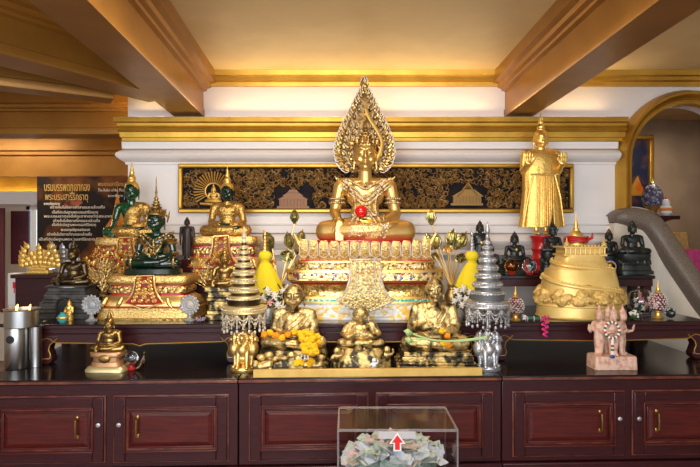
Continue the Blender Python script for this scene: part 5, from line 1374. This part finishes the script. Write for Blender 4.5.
# ------------------------------------------------------------------ pink stone statue with several faces
D = 2.735
c = thing('four_faced_statue', 'pink carved stone statue of standing figures back to back, wearing a flower garland', 'statue', (X(611.5, D), D, .846), None, .03)
g = G(); g.loft([(0, .104, .056), (.058, .102, .054), (.063, .098, .052)], 12, 48); build(g, 'plinth', m_pink_stone, c, angle=30)
g = G()
H = .238
for ang, dx, dy in ((0, .004, -.020), (-.75, -.056, .006), (.75, .058, .006), (PI, 0, .030)):
    g.M = Matrix.Translation((dx, .006 + dy * .8, .060)) @ Matrix.Diagonal((.82, .8, 1, 1)) @ Matrix.Rotation(ang, 4, 'Z') @ Matrix.Scale(H, 4)
    hc = V((0, -.02, .80))
    pr = [('c', [((-.05, 0, .03), .05), ((-.06, 0, .30), .075), ((-.05, .02, .48), .085)]), ('c', [((.05, 0, .03), .05), ((.06, 0, .30), .075), ((.05, .02, .48), .085)]), ('e', (0, .02, .52), (.12, .09, .12)), ('c', [((-.13, .02, .645), .055), ((.13, .02, .645), .055)]),
          ('c', [((0, .02, .66), .05), ((0, 0, .74), .045)]), ('c', [((-.06, -.08, .02), .035), ((-.06, 0, .03), .04)]), ('c', [((.06, -.08, .02), .035), ((.06, 0, .03), .04)])] + head_prims(hc, .82, True, .9)
    pr += [('e', hc + V((0, .01, .085)), (.09, .09, .05)), ('c', [(hc + V((0, .01, .12)), .055), (hc + V((0, .01, .19)), .03), (hc + V((0, .01, .26)), .008)])]
    if ang:
        s = 1 if ang > 0 else -1
        pr += [('c', [((s * .16, .02, .63), .045), ((s * .20, -.04, .46), .038), ((s * .16, -.20, .50), .03)]), ('c', [((-s * .16, .02, .63), .045), ((-s * .17, -.06, .46), .036), ((-s * .06, -.14, .52), .028)])]
        pr += hand((s * .16, -.205, .50), (0, -.3, 1), (0, 1, 0), L=.15, curl=.2, thumb=1, r=.014)
    else:
        pr += [('c', [((-.16, .02, .63), .045), ((-.19, -.04, .46), .036), ((-.06, -.13, .50), .028)]), ('c', [((.16, .02, .63), .045), ((.19, -.04, .46), .036), ((.06, -.13, .50), .028)])]
    fill(g, pr)
g.M = Matrix()
body = build(fuse(g, .0042, 2), 'body', m_pink_stone, c, angle=180)
o = V((X(611.5, D - .06), D - .060, .860)); gar = thing('flower_garland', 'red, green and white flower garland hung on the pink statue', 'garland', o, 'small garlands')
mg = [m_petal_w, m_red, m_petal_w, m_green, m_petal_w]
for k, m in enumerate((m_petal_w, m_red, m_green)):
    g = G()
    for i in range(24):
        if (0, 1, 0, 2)[(i % 4)] != k: continue
        a = 2 * PI * i / 24; g.ell((.034 * math.cos(a) + .002, -.002 - .012 * math.sin(a) * -1 * .3, .178 + .038 * math.sin(a)), .0075, seg=8, rings=5)
    for i in range(8):
        if (0, 0, 0, 1, 0, 2, 0, 0)[i] != k: continue
        g.ell((.002, -.006, .132 - i * .0095), (.0085, .007, .006), seg=8, rings=5)
    build(g, ('white_blossoms', 'red_blossoms', 'green_beads')[k], m, gar)
g = G(); g.ell((.002, -.006, .052), (.012, .009, .008), seg=10, rings=6); build(g, 'tassel', m_blue, gar)
# ------------------------------------------------------------------ carved wall panel
DP = 3.655
x0, x1, z0, z1 = X(178, DP), X(574, DP), Z(213, DP), Z(163.5, DP)
c = thing('carved_panel', 'long gold-framed panel of carved scrolls on the back wall', 'wall panel', ((x0 + x1) / 2, WY - .002, (z0 + z1) / 2))
h, v = (x1 - x0) / 2, (z1 - z0) / 2
g = G(); g.bx(-h + .01, h - .01, -.028, -.0, -v + .01, v - .01); build(g, 'ground', m_panel_bg, c)
g = G(); fw = .028
for a in ((-h, h, v - fw, v), (-h, h, -v, -v + fw), (-h, -h + fw, -v + fw, v - fw), (h - fw, h, -v + fw, v - fw)):
    g.bx(a[0], a[1], -.05, -.001, a[2], a[3])
build(g, 'frame', m_trim, c, bevel=.008)
g = G(); rr = random.Random(5)
ih, iv = h - fw - .01, v - fw - .008
sunx, sunz = X(213, DP) - (x0 + x1) / 2, Z(191, DP) - (z0 + z1) / 2
pav = [(X(293, DP) - (x0 + x1) / 2, Z(200, DP) - (z0 + z1) / 2), (X(467, DP) - (x0 + x1) / 2, Z(197, DP) - (z0 + z1) / 2)]
def blocked(x, z):
    if (x - sunx) ** 2 + (z - sunz) ** 2 < .135 ** 2: return True
    return any(abs(x - a) < .13 and -.05 < z - b + .03 < .12 for a, b in pav)
n = 0
for i in range(3200):
    x = rr.uniform(-ih, ih); z = rr.uniform(-iv, iv)
    if blocked(x, z): continue
    n += 1
    r = rr.uniform(.011, .023); a0 = rr.uniform(0, 6.28); s = rr.choice((-1, 1)); right = x > .1
    g.mi = rr.choices((0, 1, 2), (.80 if right else .5, .06 if right else .24, .2))[0]
    pts = []; rad = []
    for q in range(11):
        t = q / 10; a = a0 + s * t * 4.6; rr_ = r * (1 - .72 * t)
        pts.append((max(-ih, min(ih, x + rr_ * math.cos(a))), -.030 - .012 * math.sin(PI * t), max(-iv, min(iv, z + rr_ * math.sin(a))))); rad.append(.0042 * (1 - .45 * t))
    g.tube(pts, rad, 5)
    if n > 1600: break
# leaf tufts along the lower right
for i in range(160):
    x = rr.uniform(.1, ih); z = -iv + rr.uniform(0, .05)
    if blocked(x, z): continue
    g.mi = rr.choice((0, 2)); g.cap((x, -.030, z), (x + rr.uniform(-.008, .008), -.036, z + .022), .007, .002, 5)
build(g, 'carving', [m_carve1, m_carve2, m_carve3], c)
g = G()
for i in range(26):
    a = PI * (-.18 + 1.36 * i / 25)
    if i % 1 == 0:
        p = V((sunx + .055 * math.cos(a), -.034, sunz + .055 * math.sin(a))); q = V((sunx + .128 * math.cos(a), -.036, sunz + .128 * math.sin(a)))
        g.tube([p, q], [.0035, .0065], 6)
g.tube([(sunx + .052 * math.cos(t), -.034, sunz + .052 * math.sin(t)) for t in [2 * PI * i / 32 for i in range(32)]], .005, 6, closed=True)
build(g, 'sun_rays', m_goldline, c)
g = G(); g.M = Matrix.Translation((sunx, -.032, sunz - .075)) @ Matrix.Scale(.115, 4) @ Matrix.Diagonal((1, .35, 1, 1)); pr, hc = sit_prims('lap', 1.1, face=False)
for kx in pr: fill(g, pr[kx])
hair_prims(g, hc, 1.1, 'flame'); g.M = Matrix(); g.tube([(sunx - .085, -.036, sunz - .082), (sunx, -.042, sunz - .088), (sunx + .085, -.036, sunz - .082)], .009, 7); build(g, 'carved_buddha', m_goldline, c)
for i, (a, b) in enumerate(pav):
    g = G(); y = -.028
    g.bx(a - .105, a + .105, y - .014, y, b - .055, b - .040); g.bx(a - .09, a + .09, y - .010, y, b - .040, b + .004)
    for q in range(9): g.bx(a - .088 + q * .0215, a - .080 + q * .0215, y - .020, y - .01, b - .04, b + .004)
    if i == 0:
        for q, (w, zz_) in enumerate(((.10, .004), (.07, .026), (.04, .046))): g.prism([(a - w, b + zz_), (a + w, b + zz_), (a + w * .55, b + zz_ + .022), (a - w * .55, b + zz_ + .022)], y - .016, y)
        g.cap((a, y - .008, b + .068), (a, y - .008, b + .092), .006, .001, 6)
        for q in range(13): g.ell((a - .12 + q * .02, y - .008, b - .062), (.012, .008, .008), seg=7, rings=5)
    else:
        g.prism([(a - .10, b + .004), (a + .11, b + .004), (a + .05, b + .05), (a - .02, b + .05)], y - .014, y)
        for sx, w in ((-1, .05), (1, .04)): g.tube([(a + .01, y - .014, b + .092), (a + .01 + sx * w, y - .014, b + .028), (a + .01 + sx * w * 1.5, y - .014, b + .006)], .006, 6)
        for q in range(6): g.tube([(a - .03 + q * .012, y - .016, b + .05), (a + .0 + q * .004, y - .014, b + .082)], .003, 5)
    build(g, 'carved_pavilion', mat('rust_gilt', (.22, .10, .045), .5, metal=.3) if i == 0 else m_carve1, c)

# ------------------------------------------------------------------ printed text board on the far wall
DT = 5.38
c = thing('text_board', 'dark printed board of thai text with a golden stupa picture, on the left', 'board', (X(37, DT), DT, Z(268, DT)))
bw = X(140, DT) - X(37, DT) ; bh = Z(176.5, DT) - Z(268, DT)
g = G(); g.bx(0, bw, 0, .03, 0, bh); build(g, 'board', m_board, c)
kt = s_(DT)
def px2(px, py): return (px - 37) * kt, (268 - py) * kt
def text(body, px, py, size, m, name='lettering', width=None):
    cu = bpy.data.curves.new('t', 'FONT'); cu.body = body; cu.size = 1; cu.resolution_u = 1; cu.extrude = .004
    o = bpy.data.objects.new('t', cu); COL.objects.link(o); dg = bpy.context.evaluated_depsgraph_get()
    me = bpy.data.meshes.new_from_object(o.evaluated_get(dg)); bpy.data.objects.remove(o); bpy.data.curves.remove(cu)
    w = max((v_.co.x for v_ in me.vertices), default=1)
    sx = (width * kt / w) if width else size * kt; sy = size * kt * 1.1
    x, z = px2(px, py)
    for v_ in me.vertices: v_.co = (x + v_.co.x * sx, -.0012 - (v_.co.z + .004) * .4, z + v_.co.y * sy)
    ob = bpy.data.objects.new(name, me); COL.objects.link(ob); me.materials.append(m); ob.parent = c; return ob
text('บรมบรรพตภูเขาทอง', 44, 191, 11, m_ink_gold, width=46)
text('พระบรมสารีริกธาตุ', 45, 200, 9, m_ink_gold, width=43)
text('พระบรมสารีริกธาตุ', 98, 186, 5, m_ink_gold, width=30)
text('The Relics of the Mount', 98, 191.5, 4, m_ink_white, width=29)
text('according to the', 108, 197, 4, m_ink_white, width=20)
for i, (a, b, y) in enumerate(((44, 60, 205), (50, 105, 208.5), (52, 98, 213.5), (44, 112, 217.5), (53, 100, 222), (52, 96, 226), (61, 90, 231), (47, 92, 235.5), (39, 95, 240.5))):
    text(('พระบรมธาตุเจดีย์ภูเขาทองวัดสระเกศ ', 'สร้างขึ้นในรัชกาลที่สามและแล้วเสร็จ', 'เป็นที่ประดิษฐานพระบรมสารีริกธาตุ')[i % 3], a, y, 3.4, m_ink_white, width=b - a)
g = G()
x, z = px2(118, 236)
q = lambda px, py: px2(px, py)
sil = [q(103, 238), q(106, 226), (q(112, 217)), q(114.5, 207), q(115.5, 201), q(117, 195), q(117.6, 180), q(118.2, 195), q(119.5, 201), q(121, 207), q(123, 217), q(130, 226), q(133, 238)]
g.prism(sil, -.003, .001); build(g, 'stupa_picture', m_ink_orange, c)
g = G(); g.prism([q(62, 208), q(66, 201), q(80, 196), q(83, 203), q(74, 208)], -.002, .001); build(g, 'map_picture', mat('printed_roof', (.05, .012, .008), .4, col2=(.30, .07, .02), nscale=14), c)

# ------------------------------------------------------------------ things at the left end
D = 2.735
c = thing('oil_lamp_stand', 'stainless steel oil lamp pan on two cylinders at the left edge, small flames burning', 'oil lamp', (X(17, D), D + .0, .846))
k = s_(D)
g = G(); g.lathe([(.052, 0), (.054, .003), (.054, .195), (.052, .20), (.01, .201)], (0, 0, 0), 36); g2 = build(g, 'cylinder', m_steel, c)
g = G(); g.lathe([(.026, 0), (.026, .196), (.01, .201)], (.082, .02, 0), 24); build(g, 'cylinder', m_steel, c)
g = G(); g.lathe([(.070, .202), (.076, .206), (.076, .285), (.080, .29), (.074, .29), (.070, .215), (.01, .21)], (.035, -.02, 0), 44); pan = build(g, 'pan', m_steel, c)
g = G(); g.M = Matrix.Translation((.0, -.0545, .145)) @ Matrix.Rotation(PI / 2, 4, 'X'); g.lathe([(.001, .0), (.017, 0), (.019, .003), (.001, .004)], seg=20); build(g, 'burner_hole', m_black, c)
g = G(); g.tube([(-.12, .0, .205), (-.054, .0, .205)], .009, 8); build(g, 'side_handle', m_black, c)
for x in (.01, .072):
    g = G(); g.chain([(x, -.02, .284), (x, -.02, .296), (x + .006, -.02, .310)], [.004, .006, .001], 8); build(g, 'flame', m_flame, pan)
    g = G(); g.tube([(x, -.02, .22), (x, -.02, .284)], .003, 6); build(g, 'wick', m_black, pan)
D = 4.6
c = thing('offering_box', 'white painted offering box with red mark near the left shutters', 'box', (X(18, D), D, 0))
zt2 = Z(273, D)
g = G(); g.bx(-.055, .055, -.05, .05, zt2 - .26, zt2); build(g, 'box_body', m_paper, c, bevel=.004)
g = G(); g.bx(-.05, .05, -.045, .045, .0, zt2 - .261); build(g, 'stand', m_paper, c)
g = G(); g.bx(-.012, .012, -.0525, -.049, zt2 - .12, zt2 - .07); g.bx(-.004, .004, -.0525, -.049, zt2 - .16, zt2 - .12); build(g, 'red_mark', m_redink, c)

# ------------------------------------------------------------------ behind the arch
D = 5.19
c = thing('framed_picture', 'picture of a temple at night in ornate gold frame seen through the arch', 'picture', (X(637, D), D, Z(176, D)))
w, hh_ = 10.5 * s_(D), 36 * s_(D)
g = G(); g.bx(-w, w, -.012, 0, -hh_, hh_); pic = build(g, 'canvas', m_picture, c)
g = G(); g.bx(-w * .8, w * .5, -.015, -.0125, -hh_ * .55, -hh_ * .3); g.prism([(-w * .6, -hh_ * .3), (w * .4, -hh_ * .3), (0, hh_ * .0)], -.015, -.0125); build(g, 'painted_temple', m_ink_orange, pic)
g = G(); e = .045
for a in ((-w - e, w + e, hh_, hh_ + e), (-w - e, w + e, -hh_ - e, -hh_), (-w - e, -w, -hh_, hh_), (w, w + e, -hh_, hh_)): g.bx(a[0], a[1], -.04, -.001, a[2], a[3])
build(g, 'frame', m_trim, c, bevel=.012)
D = 4.55
zb = Z(216, D)
c = thing('jar_stand', 'dark stand behind the stair rail under the blue scaled jar', 'stand', (X(661, D), D, 0))
g = G(); g.bx(-.10, .10, -.10, .10, zb - .03, zb); build(g, 'stand_top', m_wood, c, bevel=.004)
g = G(); g.lathe([(.10, 0), (.10, .02), (.03, .05), (.03, zb - .05), (.08, zb - .0305)], seg=24); build(g, 'column', m_wood, c)
c = thing('scaled_jar', 'blue and white scaled jar with pointed lid on gold foot behind the stair rail', 'jar', (X(654.5, D), D + .03, zb + .001))
k = s_(D); g = G(); g.lathe([(6 * k, 0), (6.5 * k, 1 * k), (3.5 * k, 2.5 * k), (4 * k, 5 * k), (7.5 * k, 10 * k), (6 * k, 10.5 * k)], seg=28); build(g, 'gold_foot', m_gold, c)
g = G(); g.lathe([(7.5 * k, 10 * k), (9.8 * k, 14 * k), (10.2 * k, 18 * k), (9 * k, 24 * k), (5.5 * k, 30 * k), (2 * k, 33 * k)], seg=32); build(g, 'scaled_body', m_blue_scale, c)
g = G(); g.lathe([(2.4 * k, 32.5 * k), (2.6 * k, 33.5 * k), (1.2 * k, 34.5 * k), (1.5 * k, 36 * k), (.2 * k, 39.5 * k)], seg=16); build(g, 'lid_knob', m_gold, c)
D = 4.1; zb2 = zb - .0
c = thing('doll_figurine', 'round white doll figurine in orange collar beside the blue scaled jar', 'figurine', (X(666, 4.48), 4.48, zb + .001))
k = s_(4.48) * .72; g = G(); g.lathe([(4 * k, 0), (7.5 * k, 3 * k), (8 * k, 8 * k), (6 * k, 13 * k), (4.6 * k, 15 * k), (5.2 * k, 18 * k), (3.5 * k, 22 * k), (.3 * k, 23.5 * k)], seg=28); b = build(g, 'body', m_paper, c)
g = G(); g.lathe([(8 * k, 6.5 * k), (8.6 * k, 7.5 * k), (8.2 * k, 10 * k), (7.4 * k, 10.8 * k)], seg=28); build(g, 'orange_collar', mat('orange_cloth', (.65, .22, .03), .6), c)
g = G(); g.ell((0, 0, 24 * k), 1.5 * k); build(g, 'cap_ball', m_redink, c)
def cloth_table(label, px0, px1, y, D, m):
    a, b = X(px0, D), X(px1, D); w = (b - a) / 2; zt3 = Z(y, D)
    c = thing('draped_table', label, 'table', ((a + b) / 2, D + .2, 0), 'draped tables in the passage')
    g = G(); g.bx(-w + .03, w - .03, -.15, .15, 0, zt3 - .03); build(g, 'table_body', m_wood, c)
    g = G(); seg = 60; rr = []
    for z, e in ((zt3 - .34, .025), (zt3 - .18, .012), (zt3 - .02, .0), (zt3, -.006)):
        ring = []
        for j in range(seg):
            t = 2 * PI * (j + .5) / seg; ca, sa = math.cos(t), math.sin(t)
            ring.append(((w + e * (1 + .5 * math.cos(j * 1.2))) * math.copysign(abs(ca) ** .25, ca), (.18 + e * (1 + .5 * math.cos(j * 1.2))) * math.copysign(abs(sa) ** .25, sa), z))
        rr.append(ring)
    g.rings(rr, cap0=False); cl = build(g, 'cloth', m, c, angle=60)
    g = G(); g.tube([((w + .027) * math.copysign(abs(math.cos(t)) ** .25, math.cos(t)), .207 * math.copysign(abs(math.sin(t)) ** .25, math.sin(t)), zt3 - .34) for t in [2 * PI * (j + .5) / 48 for j in range(48)]], .008, 6, closed=True); build(g, 'cloth_fringe', m_gold_b_o, cl)
cloth_table('table draped in plain gold cloth beyond the stair rail', 672, 691, 232, 4.72, m_tancloth)
cloth_table('table draped in pink brocade at the right edge beyond the stair rail', 686, 716, 250, 3.98, m_pinkcloth)

# ------------------------------------------------------------------ clear donation box
D1, D2 = 1.985, 2.245
a, b = X(338, D1), X(457.5, D1); zt4 = Z(431, D1)
c = thing('donation_box', 'clear acrylic donation box of banknotes with a red up arrow, in front of the cabinets', 'donation box', ((a + b) / 2, D1, .40))
w = (b - a) / 2; dp = D2 - D1; H = zt4 - .40; th = .004
for nm, q in (('front_panel', (-w, w, 0, th, 0, H)), ('back_panel', (-w, w, dp - th, dp, 0, H)), ('side_panel', (-w, -w + th, th, dp - th, 0, H)), ('side_panel', (w - th, w, th, dp - th, 0, H)), ('bottom_panel', (-w, w, 0, dp, -.006, 0)), ('lid', (-w, w, 0, dp, H, H + th))):
    g = G(); g.bx(*q); build(g, nm, m_clear, c)
g = G()
for x in (-w, w):
    for y in (0, dp): g.bx(x - .003, x + .003, y - .003, y + .003, 0, H + th)
for y in (0, dp): g.bx(-w + .003, w - .003, y - .003, y + .003, H - .002, H + th + .002)
for x in (-w, w): g.bx(x - .003, x + .003, .003, dp - .003, H - .002, H + th + .002)
build(g, 'glued_edges', m_clear_edge, c)
sl = (X(378, D1) - (a + b) / 2, X(415, D1) - (a + b) / 2)
g = G(); g.bx(sl[0], sl[1], -.010, -.001, H - .024, H - .001); g.bx(sl[0], sl[1], -.014, -.009, H - .004, H + .0); build(g, 'slot_strip', mat('frosted_strip', (.60, .57, .58), .3, alpha=.75), c)
ax, az = X(397, D1) - (a + b) / 2, Z(441, D1) - .40; k = s_(D1)
def arrow(sc, y0, y1):
    pts = [(-2.7, -7.2), (2.7, -7.2), (2.7, 0), (6, 0), (0, 8), (-6, 0), (-2.7, 0)]
    return [(ax + p[0] * k * sc, az + p[1] * k * (sc if sc < 1 else sc)) for p in pts], y0, y1
g = G(); g.prism([(ax + x * k, az + z * k) for x, z in ((-3.9, -8.6), (3.9, -8.6), (3.9, -1.2), (8, -1.2), (0, 9.8), (-8, -1.2), (-3.9, -1.2))], -.0155, -.0145); ar = build(g, 'arrow_sticker', m_paper, c)
ar['label'] = 'white sticker with red up arrow'
g = G(); g.prism([(ax + x * k, az + z * k) for x, z in ((-2.4, -7.2), (2.4, -7.2), (2.4, 0), (5.6, 0), (0, 7.6), (-5.6, 0), (-2.4, 0))], -.0165, -.0154); build(g, 'red_arrow', m_redink, ar)
t = thing('box_table', 'plain dark table just under the clear donation box, at the bottom edge', 'table', ((a + b) / 2, (D1 + D2) / 2, 0))
g = G(); g.bx(-w - .03, w + .03, -dp / 2 - .03, dp / 2 + .03, .36, .3935); build(g, 'tabletop', m_wood, t)
for sx in (-1, 1):
    for sy in (-1, 1): 
        g = G(); g.box((sx * w, sy * dp / 2, .18), (.04, .04, .36)); build(g, 'leg', m_wood, t)
# banknotes
m_notes = [mat('green_note', (.30, .38, .30), .7, col2=(.45, .50, .42), nscale=60), mat('pale_note', (.50, .50, .46), .7, col2=(.36, .38, .36), nscale=60), mat('pink_note', (.62, .33, .33), .7, col2=(.55, .42, .40), nscale=60), mat('blue_note', (.36, .42, .52), .7, col2=(.48, .50, .55), nscale=60), mat('brown_note', (.30, .24, .18), .7, col2=(.45, .38, .30), nscale=60)]
nn = ['green', 'grey green', 'pink', 'pale blue', 'brown']
rb = random.Random(21)
bc = V(((a + b) / 2, (D1 + D2) / 2, 0))
def heap_z(x, y): return .716 - .075 * (abs(x) / w) ** 2 - .03 * (abs(y) / (dp / 2)) ** 2
def note_geo(g, sx, sy, cr, th=.0012):
    rows = []
    for i in range(4):
        row = []
        for j in range(7):
            x = -sx / 2 + sx * j / 6; y = -sy / 2 + sy * i / 3; row.append((x, cr[0] * math.cos(x * cr[1] + cr[2]) * .5 + .004 * math.sin(y * 60 + cr[2]), y))
        rows.append(row)
    g.sheet(rows, th)
g = G()
for i in range(420):
    x = rb.uniform(-w + .05, w - .05); y = rb.uniform(-dp / 2 + .045, dp / 2 - .045); g.mi = rb.randrange(5)
    g.M = Matrix.Translation((x, y, heap_z(x, y) - .05 - rb.uniform(0, .20))) @ Euler((PI / 2 + rb.uniform(-.6, .6), rb.uniform(-.6, .6), rb.uniform(0, 6.28))).to_matrix().to_4x4()
    note_geo(g, .075, .035, (rb.uniform(.004, .014), rb.uniform(20, 50), rb.uniform(0, 6)))
g.M = Matrix(); o = build(g, 'banknote_heap', m_notes, None, bc, angle=70); o['kind'] = 'stuff'; tag(o, 'mass of crumpled banknotes filling the clear donation box', 'banknotes')
protos = []
for v_ in range(10):
    g = G(); note_geo(g, .078, .036, (rb.uniform(.008, .022), rb.uniform(20, 45), rb.uniform(0, 6))); me = g.mesh('note'); protos.append(me)
meshes = {}
for i in range(130):
    u = rb.random()
    x = rb.uniform(-w + .045, w - .045); y = rb.uniform(-dp / 2 + .04, dp / 2 - .05); ci = rb.choices(range(5), (4, 4, 2, 2, 2))[0]; v_ = rb.randrange(10)
    if (ci, v_) not in meshes:
        me = protos[v_].copy(); finish(me, m_notes[ci], 70); meshes[(ci, v_)] = me
    o = bpy.data.objects.new('banknote', meshes[(ci, v_)]); COL.objects.link(o)
    z = heap_z(x, y) - .008 + rb.uniform(-.012, .018)
    o.location = bc + V((x, y, z)); o.rotation_euler = (PI / 2 + rb.uniform(-.2, 1.0), rb.uniform(-.5, .5), rb.uniform(-1.2, 1.2))
    tag(o, 'crumpled %s banknote on top of the heap in the clear donation box' % nn[ci], 'banknote', 'banknotes in the donation box')

# ------------------------------------------------------------------ light and camera
wd = bpy.data.worlds.new('daylight'); SC.world = wd; wd.use_nodes = True
bg = wd.node_tree.nodes['Background']; bg.inputs['Color'].default_value = (.80, .90, 1.0, 1); bg.inputs['Strength'].default_value = 1.15
def area(name, loc, rot, sx, sy, power, col, spread=PI):
    l = bpy.data.lights.new(name, 'AREA'); l.shape = 'RECTANGLE'; l.size = sx; l.size_y = sy; l.energy = power; l.color = col; l.spread = spread
    o = bpy.data.objects.new(name, l); COL.objects.link(o); o.location = loc; o.rotation_euler = rot; return o
warm = (1, .70, .32)
for cx, cw, pw in ((.035, 1.80, 3.7), (1.47, .40, .85), (-1.30, .20, .45)): area('cove_strip', (cx, WY - .06, 2.268), (PI + .6, 0, 0), cw, .03, pw, warm)
area('cove_strip_left', (LX - .03, 4.5, 2.262), (PI, -.5, 0), .04, 1.5, 7, warm)
area('cove_far_room', (-3.9, 6.2, 1.975), (PI - .5, 0, 0), 1.6, .05, 2.5, warm)
area('far_room_fill', (-3.4, 4.95, 2.48), (0, 0, 0), .8, .3, 14, (1, .86, .66))  # added fill light that brightens the left room, no fixture there
area('added_ceiling_fill', (-.15, 1.9, 2.50), (0, 0, 0), .5, .5, 22, (1, .86, .66))  # added warm fill over the altar, no fixture there
area('added_ceiling_fill', (2.6, 4.6, 2.45), (0, 0, 0), .3, .3, 3.6, (1, .8, .6))  # added fill that lifts the dim passage, no fixture there
area('front_windows', (-.6, -1.6, 1.75), (PI / 2 + .05, 0, 0), 3.6, 1.3, 92, (.88, .94, 1.0))

cam = bpy.data.cameras.new('camera'); cam.sensor_width = 36; cam.lens = F / 700 * 36; cam.clip_start = .05
co = bpy.data.objects.new('camera', cam); COL.objects.link(co); co.location = (0, 0, CZ); co.rotation_euler = (PI / 2, 0, 0); SC.camera = co
vs = SC.view_settings; vs.view_transform = 'Standard'; vs.look = 'None'; vs.gamma = 1; vs.use_curve_mapping = False; vs.exposure = 0.55
